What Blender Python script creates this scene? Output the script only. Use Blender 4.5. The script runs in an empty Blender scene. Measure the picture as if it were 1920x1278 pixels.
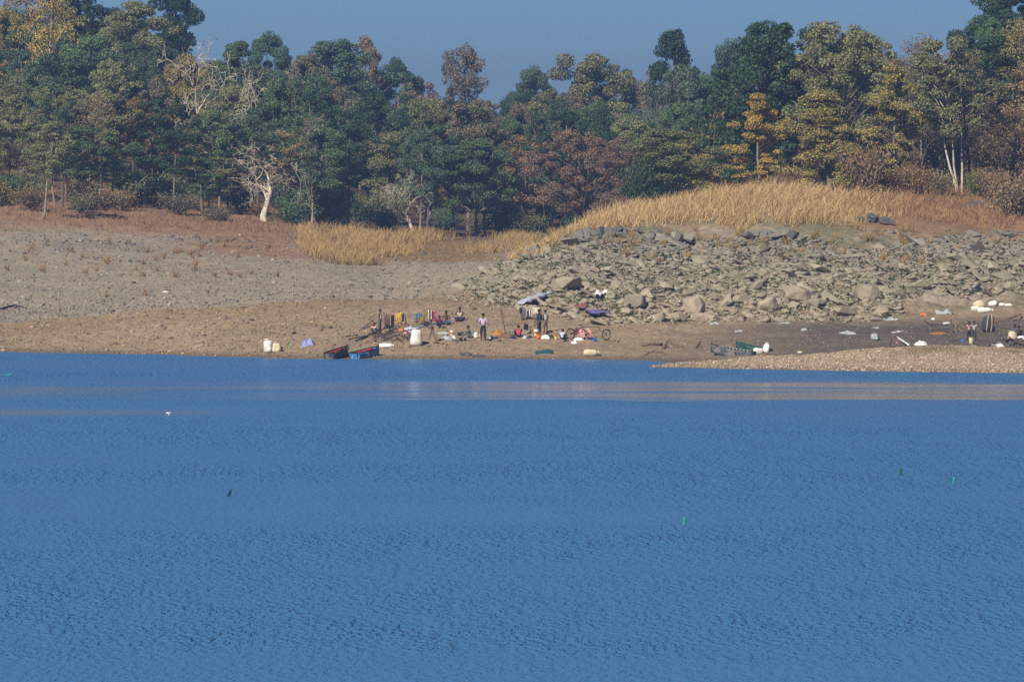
import bpy, bmesh, math, random
import numpy as np
from mathutils import Vector, Matrix, Euler, noise as mnoise

# ------------------------------------------------------------------ camera
scene = bpy.context.scene
COL = scene.collection
F, CX, CY, CAMZ = 16000.0, 960.0, 639.0, 12.5          # focal length and centre in photo pixels, camera height above the water
PITCH = math.atan((639.0 - 292.0) / F)                 # horizon lies at row 292
cam_d = bpy.data.cameras.new('camera'); cam = bpy.data.objects.new('camera', cam_d); COL.objects.link(cam)
cam_d.sensor_width = 36.0; cam_d.lens = F / 1920.0 * 36.0
cam_d.clip_start = 1.0; cam_d.clip_end = 30000.0
cam.location = (0, 0, CAMZ); cam.rotation_euler = (math.pi / 2 - PITCH, 0, 0)
scene.camera = cam

# ------------------------------------------------------------------ sky, sun, exposure
SUN_AZ = math.radians(-151.0)      # measured from +Y towards +X: behind the camera, to the left
SUN_EL = math.radians(38.0)
world = bpy.data.worlds.new('World'); scene.world = world; world.use_nodes = True
wn = world.node_tree.nodes; wl = world.node_tree.links
for n in list(wn): wn.remove(n)
sky = wn.new('ShaderNodeTexSky'); sky.sky_type = 'NISHITA'; sky.sun_disc = False
sky.sun_elevation = SUN_EL; sky.sun_rotation = SUN_AZ
sky.altitude = 5000; sky.air_density = 1.0; sky.dust_density = 0.0; sky.ozone_density = 10.0
bg = wn.new('ShaderNodeBackground'); bg.inputs['Strength'].default_value = 0.05
wo = wn.new('ShaderNodeOutputWorld')
wl.new(sky.outputs['Color'], bg.inputs['Color']); wl.new(bg.outputs['Background'], wo.inputs['Surface'])
sun_d = bpy.data.lights.new('sun', 'SUN'); sun = bpy.data.objects.new('sun', sun_d); COL.objects.link(sun)
sun_d.energy = 5.0; sun_d.angle = math.radians(0.6); sun_d.color = (1.0, 0.93, 0.82)
sdir = Vector((math.sin(SUN_AZ) * math.cos(SUN_EL), math.cos(SUN_AZ) * math.cos(SUN_EL), math.sin(SUN_EL)))
sun.rotation_euler = (-sdir).to_track_quat('-Z', 'Y').to_euler(); sun.location = (-60, 300, 120)
vs = scene.view_settings; vs.view_transform = 'Standard'; vs.look = 'None'; vs.gamma = 1.0; vs.exposure = 0.27
vs.use_curve_mapping = False
cy = scene.cycles
cy.max_bounces = 5; cy.diffuse_bounces = 2; cy.glossy_bounces = 2; cy.transmission_bounces = 3; cy.transparent_max_bounces = 4
cy.volume_bounces = 0; cy.caustics_reflective = False; cy.caustics_refractive = False
cy.use_denoising = False; cy.sample_clamp_indirect = 1.5

# ------------------------------------------------------------------ pixel <-> place
FWD = Vector((0, math.cos(PITCH), -math.sin(PITCH))); UPV = Vector((0, math.sin(PITCH), math.cos(PITCH)))
def px(u, v, Y):
    """point on the ray of photo pixel (u, v) at distance Y"""
    d = FWD + Vector(((u - CX) / F, 0, 0)) - UPV * ((v - CY) / F)
    t = Y / d.y
    return Vector((d.x * t, Y, CAMZ + d.z * t))
def vz(v, Y): return px(CX, v, Y).z
def ppm(Y): return F / Y                                # photo pixels per metre

# ------------------------------------------------------------------ noise
def _hash(ix, iy, s):
    n = (ix.astype(np.int64) * 374761393 + iy.astype(np.int64) * 668265263 + s * 974711) & 0xffffffff
    n = ((n ^ (n >> 13)) * 1274126177) & 0xffffffff
    return ((n ^ (n >> 16)) & 0xffff) / 65535.0
def vnoise(x, y, s=0):
    x = np.asarray(x, float); y = np.asarray(y, float)
    ix = np.floor(x); iy = np.floor(y); fx = x - ix; fy = y - iy
    fx = fx * fx * (3 - 2 * fx); fy = fy * fy * (3 - 2 * fy)
    a = _hash(ix, iy, s); b = _hash(ix + 1, iy, s); c = _hash(ix, iy + 1, s); d = _hash(ix + 1, iy + 1, s)
    return (a * (1 - fx) + b * fx) * (1 - fy) + (c * (1 - fx) + d * fx) * fy
def fbm(x, y, s=0, o=4):
    r = 0; a = 0.5; t = 0
    for k in range(o):
        r = r + a * vnoise(x, y, s + k * 17); t += a; a *= 0.5; x = np.asarray(x) * 2.03 + 11.3; y = np.asarray(y) * 2.03 + 5.7
    return r / t

# ------------------------------------------------------------------ terrain profile: for photo columns u, (distance, height) knots
def zv(*kn): return [(Y, (vz(q[1], Y) if isinstance(q, tuple) else q)) for Y, q in kn]
def V(v): return ('v', v)
PROF = {
 0:    zv((150, -4), (470, -2.2), (535, -.45), (545, 0), (556, .75), (566, V(605)), (573, 1.0), (585, V(598)), (620, V(540)), (665, V(470)), (690, V(440)), (720, V(390)), (740, V(360)), (800, 14.5), (860, 19), (950, 23), (1100, 23), (1300, 20), (4000, 10)),
 300:  zv((150, -4), (470, -2.2), (528, -.4), (537.6, 0), (550, 1.2), (563, V(580)), (571, 1.75), (588, V(575)), (630, V(520)), (680, V(460)), (705, V(430)), (725, V(400)), (800, 12), (860, 16), (950, 20), (1100, 20), (1300, 18), (4000, 10)),
 500:  zv((150, -4), (470, -2.2), (519, -.4), (529, 0), (545, 1.5), (562, V(567)), (570, 2.3), (590, V(562)), (632, V(520)), (680, V(470)), (710, V(435)), (730, V(410)), (800, 10), (860, 13), (950, 16), (1100, 17), (1300, 16), (4000, 10)),
 600:  zv((150, -4), (470, -2.2), (515, -.4), (525.5, 0), (540, 1.5), (560, V(562)), (569, 2.6), (592, V(557)), (650, V(500)), (720, V(433)), (745, V(428)), (800, 7.4), (900, 11.5), (1000, 15), (1100, 16), (1300, 16), (4000, 10)),
 720:  zv((150, -4), (470, -2.2), (515, -.4), (525.5, 0), (534, V(638)), (545, V(600)), (558, V(563)), (568, 2.7), (595, V(556)), (650, V(505)), (690, V(480)), (750, V(445)), (780, 5.6), (850, 7.2), (950, 11), (1050, 13), (1300, 15), (4000, 10)),
 850:  zv((150, -4), (470, -2.2), (515, -.4), (525, 0), (534, V(638)), (545, V(600)), (554, V(575)), (565, V(555)), (590, V(520)), (640, V(500)), (690, V(488)), (760, V(450)), (800, 5.5), (900, 8), (1000, 11), (1300, 14), (4000, 10)),
 960:  zv((150, -4), (470, -2.2), (515, -.4), (525, 0), (535, V(638)), (547, V(600)), (557, V(570)), (575, V(530)), (592, V(490)), (606, 4.9), (640, 4.4), (690, V(487)), (760, V(450)), (800, 5.3), (900, 8), (1000, 11), (1300, 14), (4000, 10)),
 1080: zv((150, -4), (470, -2.2), (514, -.4), (524.5, 0), (535, V(638)), (548, V(600)), (556, V(570)), (572, V(520)), (590, V(470)), (605, V(437)), (612, V(428)), (630, 6.7), (680, 5), (760, 5), (900, 8), (1000, 11), (1300, 14), (4000, 10)),
 1150: zv((150, -4), (470, -2.2), (490, -1.2), (513, -.4), (523, 0), (534, V(640)), (548, V(606)), (557, V(575)), (574, V(520)), (588, V(470)), (601, V(435)), (616, V(402)), (640, 7.6), (690, 5.2), (760, 5), (900, 8), (1000, 11), (1300, 14), (4000, 10)),
 1200: zv((150, -4), (470, -2), (496, -.4), (505, .04), (512, -.12), (519, -.08), (522, 0), (534, V(642)), (548, V(608)), (557, V(582)), (575, V(520)), (590, V(470)), (602, V(436)), (617, V(397)), (640, 7.8), (690, 5.4), (760, 5.2), (900, 8.2), (1000, 11), (1300, 14), (4000, 10)),
 1290: zv((150, -4), (470, -1.6), (494, -.4), (502.5, 0), (508, .22), (515, .08), (522, .22), (530, V(652)), (548, V(615)), (556, V(600)), (566, V(570)), (582, V(520)), (598, V(470)), (608, V(441)), (616, V(404)), (626, V(382)), (650, 8.6), (700, 6.8), (780, 6.2), (900, 9), (1000, 12), (1300, 14), (4000, 10)),
 1450: zv((150, -4), (470, -1.4), (491, -.4), (499, 0), (506, V(667)), (513, .3), (527, V(652)), (540, V(625)), (555, V(600)), (575, V(540)), (597, V(470)), (606, V(437)), (616, V(392)), (628, V(368)), (660, 9.8), (700, 9.2), (780, 9), (900, 11), (1000, 13), (1300, 15), (4000, 10)),
 1650: zv((150, -4), (470, -1.2), (487, -.4), (495.5, 0), (505, V(653)), (513, .7), (530, V(641)), (553, V(600)), (570, V(560)), (585, V(520)), (600, V(470)), (612, V(432)), (628, V(388)), (642, V(356)), (700, 13), (800, 16), (900, 18), (1300, 18), (4000, 10)),
 1800: zv((150, -4), (470, -1.1), (485, -.4), (493, 0), (504, V(646)), (512, .95), (528, V(641)), (552, V(600)), (562, V(580)), (578, V(540)), (600, V(480)), (618, V(430)), (640, V(372)), (660, V(332)), (700, 14), (800, 19), (900, 21), (1300, 20), (4000, 10)),
 1920: zv((150, -4), (470, -1.0), (482, -.4), (490.5, 0), (503, V(657)), (512, .85), (525, V(646)), (551, V(600)), (570, V(560)), (592, V(500)), (615, V(440)), (640, V(372)), (665, V(322)), (700, 15), (800, 21), (900, 23), (1300, 21), (4000, 10)),
}
US = np.arange(-900, 2821, 6.0)
YS = np.concatenate([[-300, 0, 150, 300, 400, 440, 460], np.arange(468, 612, 0.42), np.arange(612, 700, 0.7), np.arange(700, 800, 1.5), np.arange(800, 1000, 4), np.arange(1000, 1400, 20), [1500, 1800, 2300, 3000, 3600]])
_ks = sorted(PROF); _cols = np.array([np.interp(YS, [a for a, b in PROF[k]], [b for a, b in PROF[k]]) for k in _ks])
def _smooth1(a, ax, n):
    for _ in range(n):
        p = np.concatenate([a.take([0], ax), a, a.take([-1], ax)], ax)
        m = a.shape[ax]
        a = (p.take(range(0, m), ax) + 2 * p.take(range(1, m + 1), ax) + p.take(range(2, m + 2), ax)) / 4
    return a
ZG = np.empty((len(US), len(YS)))
for j in range(len(YS)): ZG[:, j] = np.interp(US, _ks, _cols[:, j])
ZG = _smooth1(ZG, 0, 14)
i0, i1 = np.searchsorted(YS, 470), np.searchsorted(YS, 790)
ZG[:, i0:i1] = _smooth1(ZG[:, i0:i1], 1, 10)
UU, YY = np.meshgrid(US, YS, indexing='ij'); XX = (UU - CX) / F * YY
dry = np.clip((ZG + .02) / .35, 0, 1)
ZG = ZG + dry * np.clip((1200 - YY) / 200, 0, 1) * ((fbm(XX * .35, YY * .35, 3) - .5) * .34 + (fbm(XX * 1.5, YY * 1.5, 9, 3) - .5) * .24 + (vnoise(XX * 3.1, YY * 2.2, 13) - .5) * .10) + (fbm(XX * .25, YY * .12, 31, 3) - .5) * .10
_rz = np.clip((UU - 860) / 120, 0, 1) * np.clip((YY - 555) / 8, 0, 1) * np.clip((612 - YY) / 8, 0, 1)
_rd = np.abs(fbm(XX * .9 + YY * .25, YY * .7, 101, 3) - .5) * 2
ZG = ZG + _rz * ((.30 - _rd) * .75 + (np.floor(fbm(XX * .6, YY * .6, 115, 2) * 7) / 7 - .5) * .7)
def H(x, y):
    """ground height"""
    u = CX + F * x / y
    fi = (u - US[0]) / 6.0; fi = min(max(fi, 0), len(US) - 1.001); i = int(fi); fi -= i
    j = int(np.searchsorted(YS, y)) - 1; j = min(max(j, 0), len(YS) - 2); fj = (y - YS[j]) / (YS[j + 1] - YS[j])
    return float((ZG[i, j] * (1 - fi) + ZG[i + 1, j] * fi) * (1 - fj) + (ZG[i, j + 1] * (1 - fi) + ZG[i + 1, j + 1] * fi) * fj)
VG = CY - F * ((YY * 0 + 1) * 0 + ((ZG - CAMZ) * math.cos(PITCH) + YY * math.sin(PITCH)) / (YY * math.cos(PITCH) - (ZG - CAMZ) * math.sin(PITCH)))
_jv = np.searchsorted(YS, 475)
VMIN = np.minimum.accumulate(VG[:, _jv:], axis=1)          # highest row reached so far along each column: what the lens sees
def ground(u, v, after=0.0):
    """first ground point on the ray of photo pixel (u, v), no nearer than `after`"""
    fi = min(max((u - US[0]) / 6.0, 0), len(US) - 1.001); i = int(fi); w = fi - i
    col = VG[i, _jv:] * (1 - w) + VG[i + 1, _jv:] * w
    ys = YS[_jv:]
    ok = np.nonzero((col <= v) & (ys >= after))[0]
    if len(ok) == 0: Y = 1000.0
    else:
        k = int(ok[0])
        if k == 0 or ys[k - 1] < after: Y = float(ys[k])
        else:
            a, b = col[k - 1], col[k]; Y = float(ys[k - 1] + (ys[k] - ys[k - 1]) * ((a - v) / (a - b) if a != b else 0))
    x = (u - CX) / F * Y
    return Vector((x, Y, H(x, Y)))

# ------------------------------------------------------------------ materials
def mat(name, color=(.5, .5, .5), rough=.8, var=.25, scale=3.0, bump=0.0, bscale=20.0, metallic=0.0, attr=None, objcolor=False, translucent=0.0, spec=.25, color2=None):
    m = bpy.data.materials.new(name); m.use_nodes = True; N = m.node_tree.nodes; L = m.node_tree.links
    b = N['Principled BSDF']; b.inputs['Roughness'].default_value = rough; b.inputs['Metallic'].default_value = metallic
    b.inputs['Specular IOR Level'].default_value = spec
    tc = N.new('ShaderNodeTexCoord')
    no = N.new('ShaderNodeTexNoise'); no.inputs['Scale'].default_value = scale; no.inputs['Detail'].default_value = 4
    L.new(tc.outputs['Object'], no.inputs['Vector'])
    if objcolor:
        src = N.new('ShaderNodeObjectInfo').outputs['Color']
    elif attr:
        a = N.new('ShaderNodeAttribute'); a.attribute_name = attr; src = a.outputs['Color']
    else:
        r = N.new('ShaderNodeRGB'); r.outputs[0].default_value = (*color, 1); src = r.outputs[0]
    if color2:
        mx2 = N.new('ShaderNodeMix'); mx2.data_type = 'RGBA'; mx2.inputs[7].default_value = (*color2, 1)
        cr = N.new('ShaderNodeMapRange'); cr.inputs[1].default_value = .48; cr.inputs[2].default_value = .62
        n2 = N.new('ShaderNodeTexNoise'); n2.inputs['Scale'].default_value = scale * .8; n2.inputs['Detail'].default_value = 5
        L.new(tc.outputs['Object'], n2.inputs['Vector'])
        L.new(n2.outputs['Fac'], cr.inputs[0]); L.new(cr.outputs[0], mx2.inputs[0]); L.new(src, mx2.inputs[6]); src = mx2.outputs[2]
    mr = N.new('ShaderNodeMapRange'); mr.inputs[1].default_value = .25; mr.inputs[2].default_value = .75
    mr.inputs[3].default_value = 1 - var; mr.inputs[4].default_value = 1 + var
    L.new(no.outputs['Fac'], mr.inputs[0])
    mu = N.new('ShaderNodeVectorMath'); mu.operation = 'SCALE'; L.new(src, mu.inputs[0]); L.new(mr.outputs[0], mu.inputs['Scale'])
    out = mu.outputs[0]
    if objcolor and attr:
        a = N.new('ShaderNodeAttribute'); a.attribute_name = attr
        m2 = N.new('ShaderNodeVectorMath'); m2.operation = 'MULTIPLY'; L.new(out, m2.inputs[0]); L.new(a.outputs['Color'], m2.inputs[1]); out = m2.outputs[0]
    L.new(out, b.inputs['Base Color'])
    if bump:
        bn = N.new('ShaderNodeTexNoise'); bn.inputs['Scale'].default_value = bscale; bn.inputs['Detail'].default_value = 5
        L.new(tc.outputs['Object'], bn.inputs['Vector'])
        bp = N.new('ShaderNodeBump'); bp.inputs['Strength'].default_value = bump; bp.inputs['Distance'].default_value = .05
        L.new(bn.outputs['Fac'], bp.inputs['Height']); L.new(bp.outputs['Normal'], b.inputs['Normal'])
    if translucent:
        tr = N.new('ShaderNodeBsdfTranslucent'); L.new(out, tr.inputs['Color'])
        ms = N.new('ShaderNodeMixShader'); ms.inputs[0].default_value = translucent
        L.new(b.outputs[0], ms.inputs[1]); L.new(tr.outputs[0], ms.inputs[2]); L.new(ms.outputs[0], N['Material Output'].inputs['Surface'])
    return m
M = {}
M['ground'] = mat('ground_soil', attr='albedo', rough=.95, var=.28, scale=2.2, bump=1.0, bscale=6.0, spec=.1)
M['leaf'] = mat('leaf', objcolor=True, attr='tint', rough=.62, var=.12, scale=.5, translucent=.22, spec=.3)
M['bark'] = mat('bark', objcolor=True, rough=.9, var=.35, scale=2.5, bump=.5, bscale=9)
M['grass'] = mat('dry_grass', attr='albedo', rough=.75, var=.1, scale=1, translucent=.25, spec=.2)
M['pebble'] = mat('pebble', attr='albedo', rough=.85, var=.1, scale=2, spec=.2)
def rock_material():
    m = bpy.data.materials.new('weathered_rock'); m.use_nodes = True; N = m.node_tree.nodes; L = m.node_tree.links; b = N['Principled BSDF']
    b.inputs['Roughness'].default_value = .92; b.inputs['Specular IOR Level'].default_value = .12
    g = N.new('ShaderNodeNewGeometry'); sp = N.new('ShaderNodeSeparateXYZ'); L.new(g.outputs['Position'], sp.inputs[0])
    n1 = N.new('ShaderNodeTexNoise'); n1.inputs['Scale'].default_value = .35; n1.inputs['Detail'].default_value = 4; L.new(g.outputs['Position'], n1.inputs['Vector'])
    ad = N.new('ShaderNodeMath'); ad.operation = 'MULTIPLY_ADD'; ad.inputs[1].default_value = 3.0; L.new(n1.outputs['Fac'], ad.inputs[0]); L.new(sp.outputs['Z'], ad.inputs[2])
    cr = N.new('ShaderNodeValToRGB'); e = cr.color_ramp.elements        # silt-coated below the old water level, bare grey stone above
    mr = N.new('ShaderNodeMapRange'); mr.inputs[1].default_value = 2.5; mr.inputs[2].default_value = 9.5; L.new(ad.outputs[0], mr.inputs[0]); L.new(mr.outputs[0], cr.inputs[0])
    e[0].position = 0.0; e[0].color = (.385, .32, .225, 1); e[1].position = 1.0; e[1].color = (.12, .12, .12, 1)
    k = cr.color_ramp.elements.new(.55); k.color = (.34, .295, .215, 1); k = cr.color_ramp.elements.new(.8); k.color = (.255, .235, .19, 1)
    n2 = N.new('ShaderNodeTexNoise'); n2.inputs['Scale'].default_value = 2.2; n2.inputs['Detail'].default_value = 6; L.new(g.outputs['Position'], n2.inputs['Vector'])
    oi = N.new('ShaderNodeObjectInfo'); mr2 = N.new('ShaderNodeMapRange'); mr2.inputs[3].default_value = .62; mr2.inputs[4].default_value = 1.3; L.new(n2.outputs['Fac'], mr2.inputs[0])
    mr3 = N.new('ShaderNodeMapRange'); mr3.inputs[3].default_value = .8; mr3.inputs[4].default_value = 1.15; L.new(oi.outputs['Random'], mr3.inputs[0])
    mm = N.new('ShaderNodeMath'); mm.operation = 'MULTIPLY'; L.new(mr2.outputs[0], mm.inputs[0]); L.new(mr3.outputs[0], mm.inputs[1])
    sc = N.new('ShaderNodeVectorMath'); sc.operation = 'SCALE'; L.new(cr.outputs['Color'], sc.inputs[0]); L.new(mm.outputs[0], sc.inputs['Scale']); L.new(sc.outputs[0], b.inputs['Base Color'])
    n3 = N.new('ShaderNodeTexNoise'); n3.inputs['Scale'].default_value = 6; n3.inputs['Detail'].default_value = 6; L.new(g.outputs['Position'], n3.inputs['Vector'])
    bp = N.new('ShaderNodeBump'); bp.inputs['Strength'].default_value = .6; bp.inputs['Distance'].default_value = .08; L.new(n3.outputs['Fac'], bp.inputs['Height']); L.new(bp.outputs['Normal'], b.inputs['Normal'])
    return m
M['rock'] = rock_material()
def water_material():
    m = bpy.data.materials.new('rippled_water'); m.use_nodes = True; N = m.node_tree.nodes; L = m.node_tree.links; b = N['Principled BSDF']
    b.inputs['Base Color'].default_value = (.060, .182, .375, 1); b.inputs['IOR'].default_value = 1.333; b.inputs['Specular IOR Level'].default_value = .5
    g = N.new('ShaderNodeNewGeometry')
    def tex(sx, sy, detail, rough=.55):
        mp = N.new('ShaderNodeMapping'); mp.inputs['Scale'].default_value = (sx, sy, 1); L.new(g.outputs['Position'], mp.inputs['Vector'])
        n = N.new('ShaderNodeTexNoise'); n.inputs['Scale'].default_value = 1; n.inputs['Detail'].default_value = detail; n.inputs['Roughness'].default_value = rough
        L.new(mp.outputs[0], n.inputs['Vector']); return n.outputs['Fac']
    def math_(op, a, b_=None, c=None):
        n = N.new('ShaderNodeMath'); n.operation = op
        for i, q in enumerate((a, b_, c)):
            if q is None: continue
            if isinstance(q, (int, float)): n.inputs[i].default_value = q
            else: L.new(q, n.inputs[i])
        return n.outputs[0]
    def rng(x, a, c, lo, hi, kind='SMOOTHSTEP'):
        n = N.new('ShaderNodeMapRange'); n.interpolation_type = kind; L.new(x, n.inputs[0])
        for i, q in enumerate((a, c, lo, hi)): n.inputs[i + 1].default_value = q
        return n.outputs[0]
    sp = N.new('ShaderNodeSeparateXYZ'); L.new(g.outputs['Position'], sp.inputs[0])
    wob = tex(.05, .05, 3)                                      # ragged edges of the calm lanes
    yy = math_('MULTIPLY_ADD', wob, 14.0, sp.outputs['Y'])      # y + 0..14
    lane1 = math_('MULTIPLY', rng(yy, 443, 446, 0, 1), rng(yy, 470, 492, 1, 0))      # glassy lane off the shore
    lane2 = math_('MULTIPLY', math_('MULTIPLY', rng(yy, 416, 419, 0, 1), rng(yy, 428, 436, 1, 0)), rng(sp.outputs['X'], -17, -9, 1, .12))
    streak = tex(.05, .16, 5, .65)
    calm = math_('MULTIPLY', math_('MAXIMUM', lane1, lane2), math_('MULTIPLY', rng(streak, .30, .55, .5, 1), rng(sp.outputs['X'], -16, 4, .65, 1)))
    quiet = math_('MULTIPLY', rng(yy, 414, 417, 0, 1), rng(yy, 446, 448, 1, 0))          # softer ripples between the lanes
    gust = tex(.02, .028, 5, .6)                                    # cat's paws
    paws = tex(.55, .11, 4, .65); chop = tex(4.0, 1.0, 2)
    amp = math_('MULTIPLY', math_('MULTIPLY', rng(gust, .34, .66, .55, 1.5), rng(calm, 0, 1, 1, .22)), math_('MULTIPLY', rng(paws, .33, .67, .7, 1.4), rng(chop, .36, .64, .8, 1.5)))
    amp = math_('MULTIPLY', amp, rng(quiet, 0, 1, 1, .7))
    w1 = tex(2.8, .85, 4, .6); w2 = tex(.35, .16, 3); w3 = tex(9.0, 3.0, 2)
    hgt = math_('ADD', math_('MULTIPLY', w1, .052), math_('ADD', math_('MULTIPLY', w2, .09), math_('MULTIPLY', w3, .022)))
    hgt = math_('MULTIPLY', hgt, amp)
    bp = N.new('ShaderNodeBump'); bp.inputs['Strength'].default_value = 1.0; bp.inputs['Distance'].default_value = 1.0
    L.new(hgt, bp.inputs['Height']); L.new(bp.outputs['Normal'], b.inputs['Normal'])
    L.new(math_('MULTIPLY', rng(calm, 0, 1, 1, .2), rng(gust, .34, .66, .25, .45)), b.inputs['Roughness'])
    return m
M['water'] = water_material()

# ------------------------------------------------------------------ object helpers
def tag(o, label=None, cat=None, group=None, kind=None):
    if label: o['label'] = label
    if cat: o['category'] = cat
    if group: o['group'] = group
    if kind: o['kind'] = kind
    return o
def link(name, me, parent=None, loc=None, rot=None, scale=None):
    o = bpy.data.objects.new(name, me); COL.objects.link(o)
    if parent is not None: o.parent = parent
    if loc is not None: o.location = loc
    if rot is not None: o.rotation_euler = rot
    if scale is not None: o.scale = scale
    return o
def empty(name, loc, rot=(0, 0, 0), scale=(1, 1, 1)):
    o = link(name, None, None, loc, rot, scale); o.empty_display_size = .3; return o
def np_mesh(name, verts, faces_flat, nper, mats, smooth=False, attr=None, attrs_name='albedo'):
    """mesh from arrays; all faces have nper corners; attr: per-vertex rgb"""
    me = bpy.data.meshes.new(name); verts = np.asarray(verts, np.float32); faces_flat = np.asarray(faces_flat, np.int32)
    me.vertices.add(len(verts)); me.vertices.foreach_set('co', verts.ravel())
    nf = len(faces_flat) // nper
    me.loops.add(len(faces_flat)); me.loops.foreach_set('vertex_index', faces_flat)
    me.polygons.add(nf); me.polygons.foreach_set('loop_start', np.arange(0, nf * nper, nper, dtype=np.int32)); me.polygons.foreach_set('loop_total', np.full(nf, nper, np.int32))
    if smooth: me.polygons.foreach_set('use_smooth', np.ones(nf, bool))
    if attr is not None:
        a = me.color_attributes.new(attrs_name, 'FLOAT_COLOR', 'POINT'); c = np.ones((len(verts), 4), np.float32); c[:, :3] = attr; a.data.foreach_set('color', c.ravel())
    me.update(calc_edges=True); me.validate()
    for m in (mats if isinstance(mats, (list, tuple)) else [mats]): me.materials.append(m)
    return me
class MB:
    """collects shapes, then links them as ONE mesh object"""
    def __init__(s): s.v = []; s.f = []
    def add(s, vs, fs):
        b = len(s.v); s.v += [tuple(q) for q in vs]; s.f += [tuple(i + b for i in f) for f in fs]; return s
    def box(s, c, d, rot=None):
        c = Vector(c); R = Euler(rot).to_matrix() if rot else Matrix.Identity(3)
        vs = [c + R @ Vector((x * d[0] / 2, y * d[1] / 2, z * d[2] / 2)) for x in (-1, 1) for y in (-1, 1) for z in (-1, 1)]
        return s.add(vs, [(0, 1, 3, 2), (4, 6, 7, 5), (0, 4, 5, 1), (2, 3, 7, 6), (0, 2, 6, 4), (1, 5, 7, 3)])
    def tube(s, pts, rad, n=6, cap=True):
        pts = [Vector(p) for p in pts]; rs = rad if isinstance(rad, (list, tuple)) else [rad] * len(pts)
        vs = []; fs = []; ref = Vector((.31, .17, .94))
        for i, p in enumerate(pts):
            t = (pts[min(i + 1, len(pts) - 1)] - pts[max(i - 1, 0)]).normalized()
            a = t.cross(ref)
            if a.length < .05: a = t.cross(Vector((1, 0, 0)))
            a.normalize(); b = t.cross(a)
            vs += [p + (a * math.cos(2 * math.pi * k / n) + b * math.sin(2 * math.pi * k / n)) * rs[i] for k in range(n)]
        for i in range(len(pts) - 1):
            for k in range(n): fs.append((i * n + k, i * n + (k + 1) % n, (i + 1) * n + (k + 1) % n, (i + 1) * n + k))
        if cap: fs += [tuple(reversed(range(n))), tuple(range((len(pts) - 1) * n, len(pts) * n))]
        return s.add(vs, fs)
    def lathe(s, prof, n=14, c=(0, 0, 0), axis=None, lump=0, seed=0):
        c = Vector(c); vs = []; fs = []
        R = Vector((0, 0, 1)).rotation_difference(Vector(axis)).to_matrix() if axis else Matrix.Identity(3)
        for i, (r, z) in enumerate(prof):
            for k in range(n):
                a = 2 * math.pi * k / n; d = Vector((math.cos(a), math.sin(a), 0))
                q = 1 + lump * mnoise.noise(Vector((d.x * 1.3 + seed * 7.1, d.y * 1.3, z * 2.2)) ) if lump else 1
                vs.append(c + R @ (d * r * q + Vector((0, 0, z))))
        for i in range(len(prof) - 1):
            for k in range(n): fs.append((i * n + k, i * n + (k + 1) % n, (i + 1) * n + (k + 1) % n, (i + 1) * n + k))
        fs += [tuple(reversed(range(n))), tuple(range((len(prof) - 1) * n, len(prof) * n))]
        return s.add(vs, fs)
    def grid(s, fn, nu, nv, closed=False, thick=0.0):
        """patch fn(a, b) with a, b in 0..1; thick gives it a back side and edges"""
        P = [[Vector(fn(i / nu, j / nv)) for j in range(nv + 1)] for i in range(nu + 1)]
        W = nv + 1; vs = [p for r in P for p in r]
        fs = [(i * W + j, (i + 1) * W + j, (i + 1) * W + j + 1, i * W + j + 1) for i in range(nu) for j in range(nv)]
        if thick:
            nb = len(vs); nor = []
            for i in range(nu + 1):
                for j in range(nv + 1):
                    du = P[min(i + 1, nu)][j] - P[max(i - 1, 0)][j]; dv = P[i][min(j + 1, nv)] - P[i][max(j - 1, 0)]
                    q = du.cross(dv); nor.append(q.normalized() if q.length > 1e-9 else Vector((0, 0, 1)))
            vs = vs + [p - q * thick for p, q in zip(vs, nor)]
            fs = fs + [tuple(x + nb for x in reversed(f)) for f in fs]
            edge = [i * W for i in range(nu + 1)] + [nu * W + j for j in range(1, W)] + [i * W + nv for i in range(nu - 1, -1, -1)] + [j for j in range(nv - 1, 0, -1)]
            for k in range(len(edge)):
                a, b = edge[k], edge[(k + 1) % len(edge)]; fs.append((b, a, a + nb, b + nb))
        return s.add(vs, fs)
    def build(s, name, m, parent=None, smooth=False, loc=None, rot=None, scale=None):
        me = bpy.data.meshes.new(name); me.from_pydata(s.v, [], s.f); me.update()
        for q in (m if isinstance(m, (list, tuple)) else [m]): me.materials.append(M[q] if isinstance(q, str) else q)
        if smooth: me.polygons.foreach_set('use_smooth', [True] * len(me.polygons))
        return link(name, me, parent, loc, rot, scale)

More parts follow.
